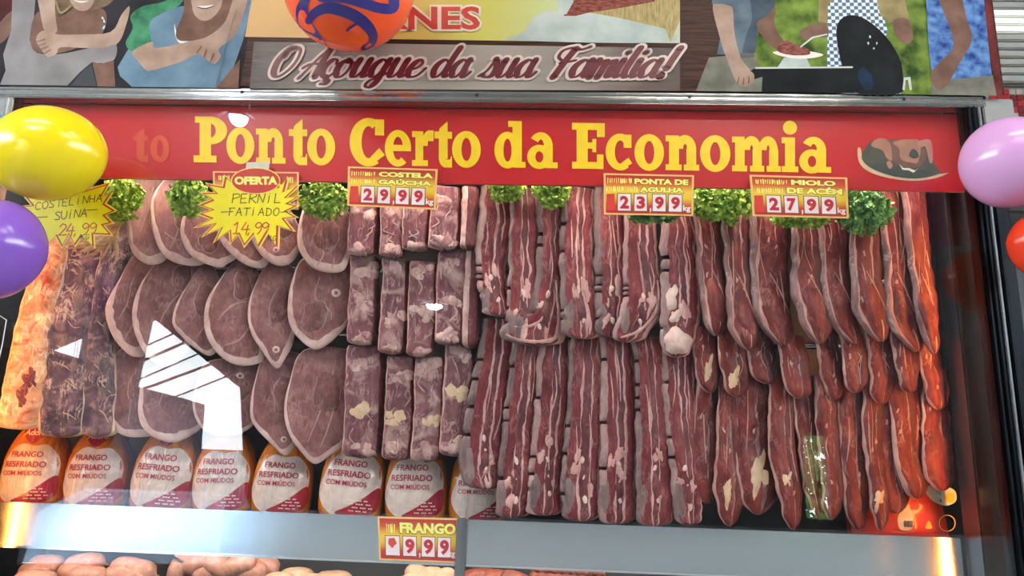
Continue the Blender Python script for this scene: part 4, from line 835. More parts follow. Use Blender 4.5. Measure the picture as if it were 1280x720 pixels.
# ------------------------------------------------------------------ beef rib blocks
BL = [[(437, 474, 252, 320), (477, 507, 252, 322), (504, 538, 250, 314), (538, 577, 236, 313), (577, 597, 236, 312)],
      [(438, 473, 322, 432), (477, 511, 324, 443), (511, 547, 328, 447), (546, 585, 316, 432), (582, 602, 268, 436)],
      [(433, 480, 432, 573), (482, 519, 446, 576), (518, 556, 446, 578), (554, 592, 428, 571)]]
rn = random.Random(11)
for r_, row_ in enumerate(BL):
    for k, (x0, x1, y0, y1) in enumerate(row_):
        H = y1-y0; sk = -(.05)*H
        lab = 'square cut beef rib block with white fat, %s row, %s from the pork slices' % (('top', 'middle', 'bottom')[r_], ORD[k])
        if x1-x0 < 22: lab = ('thin edge-on beef rib piece beside the flank strips, top row', 'long thin edge-on rib piece beside the flank strips, middle row')[r_]
        st = [(y0+H*f, x0+sk*(f-.4)+rn.uniform(-1, 1), x1+sk*(f-.4)+rn.uniform(-1, 1)) for f in (0, .3, .6, 1.)]
        bands = [(.09, 'flank_fat', 'fat_edge', .001, None), (.8, 'block_lean', 'lean', 0., None), (.11, 'chuck_deep', 'side_face', 0., None)]
        if x1-x0 < 22: bands = [(.4, 'block_fat', 'fat_edge', .001, None), (.6, 'flank_deep', 'lean', 0., None)]
        t = strip('beef_rib_block', lab, 'meat', 'hanging beef rib blocks', st, ROWY[r_]-.002, .026, bands, round_bot=.05, round_top=.02, tilt=.25, boxy=7., amp=.006, rows=40, wob=.04)
        if x1-x0 >= 22:
            fs_ = [rn.uniform(.06, .2), rn.uniform(.86, .95)] + ([rn.uniform(.4, .65)] if r_ else [])
            for f in fs_:
                cx = (x0+x1)/2+sk*(f-.4)+rn.uniform(-5, 3)
                for q in range(4):
                    patch(t, 'fat_patch', 'cream_fat' if (r_ == 2 and .3 < f < .7) else 'block_fat', cx+rn.uniform(-11, 11), y0+H*f+rn.uniform(-7, 7), rn.uniform(5, 11), rn.uniform(4, 10), rn.uniform(-.7, .7), .4, .0012+.0004*q, n=30)
            rn.uniform(0, 1)
            for q in range(3):
                a = rn.uniform(.1, .9); xx = rn.uniform(x0+6, x1-8); seam(t, 'fat_seam', 'block_fat', [(xx, y0+H*a), (xx+rn.uniform(-6, 6), y0+H*(a+.08)), (xx+rn.uniform(-10, 10), y0+H*(a+.16))], 1.8)

# ------------------------------------------------------------------ beef flank rib strips
FL1 = [[(236, 604, 640), (300, 598, 637), (345, 597, 630), (396, 606, 642)], [(236, 642, 670), (300, 638, 672), (350, 637, 674), (410, 634, 668), (428, 640, 664)],
       [(236, 672, 703), (300, 673, 703), (350, 671, 703), (388, 662, 704), (412, 628, 704), (432, 634, 702)], [(236, 706, 742), (300, 702, 741), (350, 702, 743), (400, 702, 749), (424, 705, 749)],
       [(236, 744, 780), (330, 745, 784), (380, 745, 784), (422, 747, 776)], [(236, 784, 816), (330, 780, 823), (370, 780, 829), (400, 774, 822), (428, 764, 800)],
       [(250, 826, 862), (330, 827, 873), (380, 827, 877), (420, 826, 869), (447, 832, 858)]]
FL2 = [[(400, 606, 640), (440, 600, 641), (490, 590, 637), (545, 581, 630), (585, 577, 630), (612, 586, 626)], [(425, 643, 676), (500, 634, 670), (560, 628, 665), (648, 619, 661)],
       [(425, 677, 712), (500, 671, 712), (580, 664, 705), (645, 659, 705)], [(418, 714, 750), (500, 711, 752), (580, 704, 752), (652, 704, 750)],
       [(420, 752, 788), (500, 753, 795), (580, 751, 796), (656, 748, 792)], [(422, 791, 828), (500, 795, 836), (580, 796, 842), (658, 796, 841)],
       [(440, 828, 868), (500, 830, 868), (570, 836, 874), (657, 846, 878)]]
rn = random.Random(5)
for r_, L in enumerate((FL1, FL2)):
    for k, st in enumerate(L):
        lab = 'red beef flank strip with rib bones, %s row, %s from the rib blocks' % (('upper', 'lower')[r_], ORD[k])
        if r_ == 0 and k == 6: lab = 'beef flank strip with thick white fat knob at its foot, upper row'
        cuts = sorted(rn.uniform(.12, .85) for _ in range(4))
        w1, w2, w3 = rn.uniform(.1, .22), rn.uniform(.018, .05), rn.uniform(.02, .06)
        bands = [(w1, rn.choice(('rib_bone', 'rib_bone', 'grey_muscle')), 'rib_bone', .001, cuts), (rn.uniform(.2, .32), 'flank_lean', 'lean', .002, None), (w2, 'flank_fat', 'fat_seam', .001, None), (rn.uniform(.1, .2), 'flank_deep', 'lean', .001, None), (w3, 'flank_fat', 'fat_seam', .001, None), (rn.uniform(.15, .26), 'flank_lean', 'lean', .001, None), (rn.uniform(.05, .12), 'flank_fat', 'fat_edge', .001, None)]
        st = [(y, l-2.2, r+1.8) for y, l, r in st]
        t = strip('beef_flank_strip', lab, 'meat', 'hanging beef flank strips', st, (.165, .215)[r_]-.008*(k % 2), .013, bands, round_bot=.04, tilt=.3, boxy=5., rows=64, wob=.05, amp=.009, jag=3.)
        y0, y1 = st[0][0], st[-1][0]; H = y1-y0
        def X(f, u):
            y = y0+H*f; i = max(j for j in range(len(st)-1) if st[j][0] <= y); g_ = (y-st[i][0])/(st[i+1][0]-st[i][0]); l = st[i][1]+(st[i+1][1]-st[i][1])*g_; r = st[i][2]+(st[i+1][2]-st[i][2])*g_; return l+(r-l)*u, y
        lo = .58
        x, y = X(.86, .2); patch(t, 'muscle', 'grey_muscle', x, y, rn.uniform(6, 9), H*rn.uniform(.08, .13), .05, .5, .003)
        x, y = X(.80, .55); patch(t, 'muscle', 'flank_deep', x, y, 6, 19, -.1, .4, .004)
        for q in range(3):
            f = rn.uniform(lo, .97); x, y = X(f, rn.uniform(.3, .72)); patch(t, 'fat_patch', 'flank_fat', x, y, rn.uniform(3, 6), rn.uniform(6, 13), rn.uniform(-.5, .5), .7, .003)
        for q in range(3):
            x, y = X(.68+.1*q+rn.uniform(-.02, .02), .5+.04*q); patch(t, 'rib_end', 'bone_white', x, y, rn.uniform(2.4, 3.6), rn.uniform(4, 6.5), rn.uniform(-.4, .4), .2, .004, n=16, rings=4)
        if r_ == 0 and k == 2: seam(t, 'fat_edge', 'flank_fat', [(632, 418), (650, 425), (674, 427), (694, 422), (699, 400), (697, 375), (695, 350)], 5.5, .003); seam(t, 'fat_seam', 'flank_fat', [(640, 408), (660, 408), (676, 400), (682, 385)], 3.5, .003)
        if r_ == 0 and k == 5: seam(t, 'fat_edge', 'flank_fat', [(822, 350), (824, 375), (816, 396), (798, 414), (776, 422)], 4.5, .003)
        if r_ == 0 and k == 3: seam(t, 'fat_edge', 'flank_fat', [(728, 365), (734, 385), (738, 405), (737, 418)], 4.5, .003)
        if r_ == 0 and k == 6:
            patch(t, 'fat_knob', 'bone_white', 847, 427, 19, 17, .3, .3, .02); patch(t, 'fat_patch', 'bone_white', 840, 372, 8, 15, .2, .5, .008); patch(t, 'fat_patch', 'bone_white', 844, 396, 8, 10, .2, .5, .01)
        for q in range(2):
            f = rn.uniform(.05, .6); u = rn.uniform(.25, .85); a = X(f, u); b = X(min(.98, f+.12), u+.05); c = X(min(.99, f+.25), u+rn.uniform(-.08, .12)); seam(t, 'fat_seam', 'flank_fat', [a, b, c], 1.7)

# ------------------------------------------------------------------ chuck slices at the warm end
CH1 = [[(250, 866, 893), (330, 872, 905), (380, 876, 911), (420, 882, 907)], [(250, 900, 936), (352, 907, 940), (396, 909, 946), (438, 918, 952)], [(250, 936, 984), (352, 938, 986), (396, 943, 990), (432, 962, 994)],
       [(250, 990, 1018), (352, 988, 1032), (396, 995, 1041), (430, 1010, 1040)], [(250, 1020, 1056), (352, 1024, 1064), (396, 1033, 1073), (430, 1051, 1083)], [(250, 1060, 1096), (352, 1062, 1105), (396, 1066, 1112), (427, 1086, 1115)],
       [(240, 1097, 1130), (352, 1104, 1140), (396, 1108, 1149), (440, 1130, 1161)], [(240, 1124, 1156), (352, 1138, 1168), (396, 1144, 1172), (443, 1158, 1176)]]
CH2 = [[(410, 868, 898), (455, 868, 898), (491, 876, 897)], [(410, 896, 928), (455, 900, 934), (496, 908, 932)], [(415, 930, 962), (450, 934, 970), (480, 946, 972)], [(420, 972, 1004), (460, 976, 1012), (498, 984, 1014)],
       [(410, 1018, 1046), (455, 1024, 1052), (500, 1034, 1054)], [(410, 1048, 1078), (455, 1053, 1084), (491, 1058, 1080)], [(410, 1080, 1112), (455, 1085, 1120), (505, 1090, 1114)], [(415, 1112, 1142), (455, 1118, 1148), (491, 1124, 1146)], [(425, 1146, 1172), (465, 1150, 1180), (512, 1160, 1184)]]
CH3 = [[(470, 872, 896), (550, 867, 895), (600, 867, 895), (630, 876, 894)], [(470, 900, 922), (560, 897, 923), (605, 894, 931), (658, 903, 920)], [(465, 921, 962), (560, 919, 964), (612, 924, 973), (644, 934, 962)], [(470, 962, 992), (560, 962, 992), (620, 974, 1000), (662, 983, 999)],
       [(470, 990, 1018), (560, 999, 1023), (620, 1009, 1031), (650, 1020, 1032)], [(470, 1018, 1041), (560, 1023, 1049), (620, 1029, 1052), (650, 1031, 1046)], [(470, 1046, 1077), (560, 1049, 1080), (620, 1054, 1084), (662, 1063, 1080)], [(470, 1078, 1104), (560, 1081, 1102), (620, 1089, 1110), (663, 1094, 1105)],
       [(490, 1098, 1122), (570, 1098, 1126), (620, 1100, 1134), (642, 1106, 1132)], [(470, 1108, 1142), (560, 1116, 1150), (600, 1124, 1158), (624, 1132, 1157)], [(470, 1134, 1156), (540, 1138, 1156), (570, 1140, 1154)], [(460, 1154, 1182), (540, 1152, 1187), (590, 1155, 1192), (614, 1164, 1188)]]
CREAM = {(1, 0): (886, 462, 5, 17), (1, 1): (918, 474, 7, 14), (2, 1): (910, 612, 6, 20), (2, 2): (950, 592, 11, 30), (2, 3): (985, 600, 6, 12), (2, 7): (1098, 625, 7, 14), (2, 10): None}
rn = random.Random(21)
for r_, L in enumerate((CH1, CH2, CH3)):
    for k, st in enumerate(L):
        lab = 'dark red chuck beef slice, %s row, %s from the flank strips' % (('top', 'middle', 'bottom')[r_], ORD[k])
        st = [(y, l-(1.5, 2., 3.)[r_], r+(2., 2.5, 3.5)[r_]) for y, l, r in st]
        if r_ == 0: bands = [(.14, 'silver_skin', 'silver_skin', .001, None), (.05, 'chuck_fat', 'fat_seam', .001, None), (.44, 'chuck_lean', 'lean', .003, None), (.03, 'chuck_fat', 'fat_seam', 0., None), (.34, 'chuck_deep', 'lean', .001, None)]
        else: bands = [(.06, 'chuck_fat', 'fat_edge', .001, None), (.5, 'chuck_lean', 'lean', .003, None), (.03, 'silver_skin', 'fat_seam', 0., None), (.4, 'chuck_deep', 'lean', .001, None)]
        t = strip('chuck_beef_slice', lab, 'meat', 'hanging chuck beef slices', st, (.155, .200, .235)[r_]-.014*(k % 2), .016, bands, round_bot=(.14, .16, .12)[r_], round_top=.0, tilt=.3, boxy=4., rows=56, amp=.012, wob=.07, bulge=.15, jag=3.6, jag2=.12)
        y0, y1 = st[0][0], st[-1][0]; H = y1-y0
        def X(f, u):
            y = y0+H*f; i = max(j for j in range(len(st)-1) if st[j][0] <= y); g_ = (y-st[i][0])/(st[i+1][0]-st[i][0]); l = st[i][1]+(st[i+1][1]-st[i][1])*g_; r = st[i][2]+(st[i+1][2]-st[i][2])*g_; return l+(r-l)*u, y
        if r_ == 0:
            x, y = X(.74, .58); patch(t, 'muscle', 'chuck_lean', x, y, 11, 30, -.3, .3, .010, seed=k*3.1+1, n=36); seam(t, 'fat_seam', 'chuck_fat', [X(.5, .5), X(.62, .72), X(.78, .9)], 1.4)
        for q in range(2):
            f = rn.uniform(.05, .5); u = rn.uniform(.3, .8); ln = rn.uniform(.1, .45); seam(t, 'fat_seam', 'chuck_fat', [X(f, u), X(min(.97, f+ln*.5), u+rn.uniform(-.1, .1)), X(min(.98, f+ln), u+rn.uniform(-.15, .15))], rn.uniform(.8, 1.6))
        for q in range(2):
            x, y = X(rn.uniform(.2, .8), rn.uniform(.3, .7)); patch(t, 'fat_patch', 'chuck_fat', x, y, 2, 5, rn.uniform(-.5, .5), .7, .001, n=14, rings=3)
        cf = CREAM.get((r_, k))
        if cf: patch(t, 'fat_patch', 'cream_fat', *cf, .1, .9, .002, n=40)

# ------------------------------------------------------------------ parsley and lettuce garnish
noisy('curly_green', '#558a22', '#b8d65a', 60., .5); noisy('curly_dark', '#357040', '#80ba5c', 60., .5); noisy('pale_leaf', '#9c7c58', '#cbb088', 30., .5, (1, 1, 4))
def garnish(cx, cy, rx, ry, Y, label, n=420, m='curly_green', seed=1):
    Y -= .018; c = at(cx, cy, Y); t = thing('curly_parsley', label, 'parsley', tuple(c), 'green garnish along the top of the case')
    rnd = random.Random(seed); mb = MB(); k = .0021
    MB().tube([c+Vector((0, .02, ry*k)), c+Vector((0, .03, ry*k+.06))], .006, 8).build('stem', plain('stalk', '#7d9a4a', .5), t, True)
    for i in range(n):
        a = rnd.uniform(0, 2*pi); rr = rnd.random()**.5*(1+.25*noise.noise(Vector((cos(a)*2, sin(a)*2, seed))))
        p = c+Vector((rx*k*rr*cos(a), rnd.uniform(-.018, .015)-.012*(1-rr), ry*k*rr*sin(a)))
        for q in range(3):        # a sprig is three curled leaflets
            u = Vector((rnd.uniform(-1, 1), rnd.uniform(-1, .2), rnd.uniform(-.9, .9))).normalized(); v = u.cross(Vector((rnd.uniform(-1, 1), .6, rnd.uniform(-1, 1)))).normalized(); w = u.cross(v)
            s = rnd.uniform(.006, .017)
            mb.add([p, p+u*s*.5+v*s*.5+w*s*.25, p+u*s*.5-v*s*.5+w*s*.25, p+u*s+v*s*.3-w*s*.1, p+u*s-v*s*.3-w*s*.1, p+u*s*1.15+w*s*.3], [(0, 2, 1), (1, 2, 4, 3), (3, 4, 5)])
    o = mb.build('leaves', m, t); o['kind'] = 'stuff'; return t
garnish(152, 250, 26, 28, .10, 'curly green parsley tuft beside the COSTELINHA burst sign', seed=2)
garnish(236, 246, 22, 26, .10, 'curly green parsley tuft at the tip of the OFERTA burst', seed=3)
garnish(405, 250, 30, 26, .11, 'curly green parsley tuft between OFERTA burst and COSTELA sign', seed=4)
garnish(634, 236, 22, 17, .12, 'small curly green parsley tuft over the first flank strips', 260, seed=5)
garnish(690, 240, 22, 20, .12, 'curly green parsley tuft over the third flank strip', 300, seed=6)
garnish(905, 256, 40, 22, .11, 'curly green parsley tuft between PONTA and MIOLO signs', 480, seed=7)
garnish(1078, 264, 34, 27, .11, 'dark curly green parsley tuft beside the MIOLO sign', 480, 'curly_dark', 8)
garnish(815, 268, 34, 10, .12, 'low green parsley fringe peeping out under the PONTA sign', 260, 'curly_dark', 9)
garnish(1000, 276, 34, 7, .12, 'low green parsley fringe peeping out under the MIOLO sign', 200, 'curly_green', 10)
t = thing('cabbage_leaf', 'fan of pale tan cabbage leaves under the COSTELINHA burst', 'cabbage', tuple(at(130, 300, .12)))
for k in range(7):
    x0, y0 = 158-k*2, 262+k*4; x1, y1 = 70+k*12, 306+k*4.2
    vs = []; 
    for i in range(9):
        f = i/8; x = x0+(x1-x0)*f; y = y0+(y1-y0)*f+10*sin(f*pi)
        for s in (-1, 0, 1): P = at(x-s*2.5, y+s*(2+5.5*sin(pi*min(1, f+.12))), .12-.004*k); P.y += .006*s*s-.004*sin(f*9+k); vs.append(P)
    mesh('leaf', vs, grid_faces(9, 3), 'pale_leaf', t, True, [(v.x, v.z) for v in vs])

# ------------------------------------------------------------------ bagged chickens on the upper shelf
plain('bag_orange', '#d0761c', .22, coat=.4, var=.12); plain('bag_white', '#dcc8bc', .25, coat=.4, var=.12, scale=40.); plain('bag_red', '#a51f34', .22, coat=.4); plain('bag_text', '#a82840', .3); plain('bag_pale_text', '#e8cfc4', .3)
def chicken_bag():
    t = thing('chicken_bag', 'x', 'chicken'); N = 40
    prof = [(0, .0), (.65, .0), (.9, .006), (.98, .028), (1., .065), (.985, .105), (.92, .145), (.79, .182), (.6, .212), (.34, .235), (.15, .25), (.2, .27), (.02, .272)]
    prof = cat_rom(prof, 30); vs = []
    for r, z in prof:
        for j in range(N):
            a = 2*pi*j/N; w = max(0, r); wr = 1+.03*noise.noise(Vector((cos(a)*3, sin(a)*3, z*14)))+(.03*sin(a*9)*(z/.27)**2)+.012*noise.noise(Vector((cos(a)*9, sin(a)*9, z*40)))
            ex = abs(cos(a))**.72*(1 if cos(a) > 0 else -1); ey = abs(sin(a))**.72*(1 if sin(a) > 0 else -1)
            vs.append(Vector((.1*w*wr*ex, .078*w*wr*ey, z+.012*max(0, w-.6)*(1 if z < .03 else 0)*0)))
    fs = [(i*N+j, i*N+(j+1) % N, (i+1)*N+(j+1) % N, (i+1)*N+j) for i in range(len(prof)-1) for j in range(N)]
    body = mesh('bag', vs, fs, 'bag_orange', t, True); T = BVHTree.FromPolygons(vs, fs)
    def on(x, z, lift):
        for sh in (1, .97, .93, .88, .8):
            h = T.ray_cast(Vector((x*sh, -1, z)), Vector((0, 1, 0)))
            if h[0] is not None: return h[0]+Vector((0, -lift, 0))
        return Vector((x*.8, -.03, z))
    def disc(part, m, pts, lift, parent=t, n=44):
        O = cat_rom(pts, n, True); cx = sum(p[0] for p in O)/n; cz = sum(p[1] for p in O)/n; R_ = 9; v = []
        for r in range(R_):
            s = .01+.99*r/(R_-1); v += [on(cx+(p[0]-cx)*s, cz+(p[1]-cz)*s, lift) for p in O]
        return mesh(part, v, [(r*n+k, r*n+(k+1) % n, (r+1)*n+(k+1) % n, (r+1)*n+k) for r in range(R_-1) for k in range(n)], m, parent, True)
    disc('white_heart', 'bag_white', [(-.092, .058), (-.086, .1), (-.06, .152), (-.026, .172), (.01, .166), (.048, .17), (.08, .142), (.091, .105), (.08, .07), (.025, .032), (-.028, .004), (-.07, .022)], .0016)
    disc('red_corner', 'bag_red', [(-.035, .012), (.0, .03), (.04, .052), (.085, .085), (.093, .06), (.085, .025), (.05, .008), (.0, .006)], .0026)
    h = disc('red_logo_heart', 'bag_red', [(-.04, .212), (-.036, .222), (-.018, .226), (.0, .221), (.018, .226), (.036, .222), (.04, .21), (.026, .19), (.0, .172), (-.026, .19)], .0028)
    for txt, x0, z0, x1, z1, m, pr, bo in (('FRANGO', -.056, .134, .044, .151, 'bag_text', t, .02), ('RESFRIADO', -.072, .106, .058, .123, 'bag_text', t, .02), ('COM MIÚDOS', -.074, .083, .05, .1, 'bag_text', t, .012), ('Adoro', -.032, .196, .034, .214, 'bag_pale_text', h, .025)):
        mb = MB(); fit_text(mb, txt, x0, z0, x1, z1, lambda x, z: on(x, z, .004), bo); mb.build('lettering', m, pr)
    mb = MB()
    for k, (x0, x1) in enumerate(((.0, .06), (-.005, .07), (.015, .075), (.005, .06))):
        z = .046-.009*k; n = 10
        for q in range(n):
            if q % 4 == 3: continue
            a = x0+(x1-x0)*q/n; b = x0+(x1-x0)*(q+.8)/n; mb.add([on(a, z, .004), on(b, z, .004), on(b, z+.003, .004), on(a, z+.003, .004)], [(0, 1, 2, 3)])
    mb.build('small_print', 'bag_pale_text', t)
    return t
for k_ in ('bag_orange', 'bag_white', 'bag_red'):
    t = NT.__new__(NT); t.m = MATS[k_]; t.t = t.m.node_tree; t.b = t.t.nodes['Principled BSDF']
    tc = t.n('ShaderNodeTexCoord'); mp = t.n('ShaderNodeMapping'); mp.inputs['Scale'].default_value = (1, 1, .4); mp.inputs['Rotation'].default_value = (0, .5, 0); t.l(tc.outputs['Object'], mp.inputs[0])
    nz = t.n('ShaderNodeTexNoise', i_Scale=42., i_Detail=3., i_Distortion=1.5); t.l(mp.outputs[0], nz.inputs['Vector']); t.bump(nz.outputs[0], .5, .012)
bag0 = chicken_bag()
BAGS = [(46, .33, 1.0, -.03, .02), (124, .34, .98, -.05, .06), (206, .335, 1.03, .08, .0), (283, .34, .99, -.06, -.04), (353, .345, .96, .03, .05), (438, .335, 1.04, .1, .02), (521, .34, 1.0, -.04, -.06), (596, .35, .92, .0, .1)]
BNOTE = ['under the glowing pork ribs', 'second from the glowing pork ribs', 'third from the glowing pork ribs', 'fourth from the glowing pork ribs', 'fifth from the glowing pork ribs', 'sixth from the glowing pork ribs', 'right behind the FRANGO price sign', 'half hidden behind the first flank strip']
for k, (px, Y, s, ry, rz) in enumerate(BAGS):
    b = bag0 if k == 0 else copy_tree(bag0)
    p = at(px, 600+px*.0375, Y); b.location = (p.x, Y, ZS-.012); b.rotation_euler = (.0, ry*.6, rz+.1); b.scale = (s*.885, s*.885, s*1.0)
    tag(b, 'bagged whole chicken in orange and white print, '+BNOTE[k], 'chicken', 'bagged chickens on the shelf')

# red printed packet behind the last chuck slices
plain('packet_red', '#c83418', .25, coat=.4, var=.15); plain('packet_white', '#e2d2b8', .3); plain('packet_yellow', '#e8b83c', .3); plain('packet_dark', '#3a1c14', .3)
p0 = at(1166, 640, .30); t = thing('red_packet', 'red printed plastic packet lying at the warm end of the shelf', 'packet', (p0.x, .30, ZS-.012))
vs = []; nr, nc = 14, 22
for i in range(nr):
    for j in range(nc):
        u, v = j/(nc-1), i/(nr-1); e = (max(0, 1-abs(2*u-1)**4)*max(0, 1-abs(2*v-1)**5))**.5
        vs.append(Vector((1.045+.255*u, .29-.045*e+.05*v+.006*noise.noise(Vector((u*6, v*6, 2)))*e, ZS-.012+.19*v)))
kk = len(vs); vb = [Vector((p.x, .29+.05*(i//nc)/(nr-1)+.03, p.z)) for i, p in enumerate(vs)]
mesh('packet', vs, grid_faces(nr, nc), 'packet_red', t, True); mesh('packet_back', vb, [f[::-1] for f in grid_faces(nr, nc)], 'packet_red', t, True)
PT = BVHTree.FromPolygons(vs, grid_faces(nr, nc))
def pk(px, py, lift=.0012):
    d = ray(px, py).normalized(); h = PT.ray_cast(CAM, d); return (h[0] if h[0] else at(px, py, .27))-d*lift
def pkp(part, m, pts, lift):
    O = cat_rom(pts, 36, True); cx = sum(p[0] for p in O)/36; cy = sum(p[1] for p in O)/36; v = []
    for r in range(5):
        s = .01+.99*r/4; v += [pk(cx+(p[0]-cx)*s, cy+(p[1]-cy)*s, lift) for p in O]
    mesh(part, v, [(r*36+k, r*36+(k+1) % 36, (r+1)*36+(k+1) % 36, (r+1)*36+k) for r in range(4) for k in range(36)], m, t, True)
pkp('white_print', 'packet_white', [(1156, 612), (1168, 606), (1192, 612), (1195, 626), (1182, 632), (1166, 626)], .0015)
pkp('white_print', 'packet_yellow', [(1180, 624), (1186, 616), (1193, 620), (1190, 628)], .0025)
pkp('white_print', 'packet_white', [(1122, 650), (1126, 640), (1138, 636), (1141, 660), (1126, 662)], .0015)
pkp('white_print', 'packet_yellow', [(1157, 660), (1161, 651), (1165, 660)], .0015)
mb = MB(); pen(mb, [(1184+10*cos(a*pi/6), 654+10*sin(a*pi/6)) for a in range(13)], 1., lambda x, y: pk(x, y, .002)); mb.build('stamp_ring', 'packet_yellow', t)
mb = MB()
for k in range(9): poly(mb, [(1130+k*1.3, 651), (1130.7+k*1.3, 651), (1130.7+k*1.3, 659), (1130+k*1.3, 659)], lambda x, y: pk(x, y, .003))
mb.build('barcode', 'packet_dark', t)

# ------------------------------------------------------------------ sausages and meat on the lower shelf
def sausage(px, py, L, r, ang, m, label, group, Y):
    P = at(px, py, Y); n = 14; pts = []; R = []
    for i in range(n):
        f = i/(n-1)*2-1; pts.append(P+Vector((f*L/2*cos(ang), .012*f*f, f*L/2*sin(ang)-.008*f*f-r*.9))); R.append(max(.002, r*(max(0., 1-abs(f)**5))**.5*(1+.06*noise.noise(Vector((f*3+px, py, 1))))))
    t = thing('sausage', label, 'sausage', tuple(P+Vector((0, 0, -r*2))), group)
    o = MB().tube(pts, R, 14).build('casing', m, t, True)
    uv = o.data.uv_layers.new(name='UVMap')
    for lp in o.data.loops: c = o.data.vertices[lp.vertex_index].co; uv.data[lp.index].uv = (c.x, c.z+c.y)
    for s in (0, -1):
        e = pts[s]; d = (pts[s]-pts[1 if s == 0 else -2]).normalized(); MB().tube([e-d*.004, e+d*.008], [.005, .003], 6).build('tied_end', m, t, True)
def tray(label, px0, px1, Y0, Y1, z, m='tray_dark', h=.03):
    x0 = at(px0, 715, Y0).x; x1 = at(px1, 715, Y0).x; t = thing('meat_tray', label, 'tray', ((x0+x1)/2, Y0, z), 'trays on the lower shelf')
    box('tray_base', (x0, Y0, z), (x1, Y1, z+.004), m, t)
    for nm, a, b in (('tray_side', (x0, Y0, z), (x1, Y0+.005, z+h)), ('tray_side', (x0, Y1-.005, z), (x1, Y1, z+h)), ('tray_side', (x0, Y0, z), (x0+.005, Y1, z+h)), ('tray_side', (x1-.005, Y0, z), (x1, Y1, z+h))): box(nm, a, b, m, t)
tray('dark tray of pale sausages under the steel strip, at the rib end', 14, 198, .22, .45, 1.011)
SA = [(60, 694, .10, .03, .05), (48, 703, .10, .028, .02), (108, 692, .11, .03, .12), (98, 702, .10, .028, .05), (168, 698, .13, .032, -.12), (160, 706, .12, .03, -.08), (112, 708, .11, .03, 0.), (46, 713, .12, .03, .02)]
for k, (x, y, L, r, a) in enumerate(SA): sausage(x, y, L, r, a, 'sausage_skin', 'plump pale sausage in the rib end tray, %s' % ('topmost at the rib end', 'under the topmost at the rib end', 'topmost in the middle', 'under the topmost in the middle', 'topmost by the second tray', 'under the topmost by the second tray', 'front one in the middle', 'front one at the rib end')[k], 'pale sausages in the end tray', .36-.011*k)
tray('dark tray of bagged sausages under the steel strip, beside the end tray', 210, 356, .24, .45, 1.03, h=.075)
for k, (x, y, a_) in enumerate(((228, 695, 1.2), (252, 690, .35), (276, 694, -.5), (304, 692, .4), (330, 693, -.3), (264, 702, .1), (316, 702, .15))):
    sausage(x, y, .085, .031, a_, 'sausage_skin', 'stubby pink sausage in the second tray, %s from the rib end' % ORD[(0, 1, 3, 4, 6, 2, 5)[k]], 'bagged sausages in the second tray', .35-.012*(k % 4))
for k, (x, y, L) in enumerate(((372, 710, .09), (418, 714, .1), (392, 718, .1), (350, 716, .08))): sausage(x, y, L, .032, .05, 'chicken_skin', 'pale skinned sausage past the bagged ones, %s' % ('topmost', 'the one by the FRANGO pieces', 'front middle one', 'the one by the bagged tray')[k], 'pale skinned sausages past the second tray', .33-.015*k)
for k, (x, y) in enumerate(((522, 706), (540, 709), (556, 711), (530, 716), (550, 719), (512, 718))): sausage(x, y, .05, .026, .3*(k % 3)-.2, 'chicken_skin', 'stubby pale meat piece under the FRANGO sign, %s' % ('top at the rib side', 'top in the middle', 'top by the post', 'lower in the middle', 'lower by the post', 'lower at the rib side')[k], 'pale meat pieces under the FRANGO sign', .31-.012*k)
for k, (x, y, a) in enumerate(((600, 711, .1), (626, 713, -.1), (612, 720, .05), (648, 716, -.3))): sausage(x, y, .1, .026, a, 'sausage_red', 'orange red cured sausage past the strip post, %s' % ('touching the post', 'second from the post', 'lowest in front', 'by the thin dark ones')[k], 'cured sausages past the strip post', .30-.012*k)
for k in range(9): sausage(668+k*10, 717+k*.6, .08, .016, 1.35, 'sausage_red', 'thin dark red sausage past the cured ones, %s from the strip post' % ORD[k], 'thin dark sausages in a row', .30)

# ------------------------------------------------------------------ balloons and the ball
def balloon(label, px, py, rx, ry, Y, hexc, lean=0., string=None):
    c = at(px, py, Y); k = (c-CAM).dot(_f)/FPX; R, H = rx*k, ry*k
    t = thing('balloon', label, 'balloon', tuple(c), 'party balloons on the case')
    m = NT('balloon_'+hexc[1:]); m.b.inputs['Base Color'].default_value = lin(hexc); m.b.inputs['Roughness'].default_value = .22; m.b.inputs['Subsurface Weight'].default_value = .25; m.b.inputs['Subsurface Radius'].default_value = (.03, .03, .03); m.b.inputs['Coat Weight'].default_value = .3
    prof = []
    for i in range(33):
        a = pi*i/32; z = -H*cos(a); r = R*sin(a)*(1-.10*(-z/H) if z < 0 else 1.); prof.append((max(r, .0004), z))
    M3 = Matrix.Rotation(lean, 3, 'Y')
    mb = MB().lathe(prof, 48); mb.v = [M3@v+c for v in mb.v]; mb.build('skin', m.m, t, True)
    mb = MB().lathe([(.004, -H+.003), (.006, -H-.004), (.011, -H-.014), (.009, -H-.016)], 16); mb.v = [M3@v+c for v in mb.v]; mb.build('knot', m.m, t, True)
    if string:
        e = M3@Vector((0, 0, -H-.012))+c; MB().tube([e]+[at(x, y, Y+.02) for x, y in string], .0012, 6).build('string', 'white_plastic', t, True)
balloon('big yellow balloon over the red sign corner', 56, 192, 59, 74, -.16, '#f2dc12', 1.48)
balloon('purple balloon hanging under the yellow balloon', -4, 312, 56, 63, -.17, '#8a5cc8', .1, [(8, 400), (3, 430), (-6, 470)])
balloon('pale blue balloon peeping out behind the yellow balloon', -26, 168, 34, 36, -.12, '#5aa4dc', 0.)
balloon('pale pink balloon beside the case post', 1264, 204, 57, 59, -.16, '#dba6dc', -1.2)
balloon('red orange balloon below the pale pink balloon', 1304, 306, 40, 42, -.16, '#e23c1c', .2)
c = at(436, -20, -.2); kk = (c-CAM).dot(_f)/FPX; RB = 82*kk
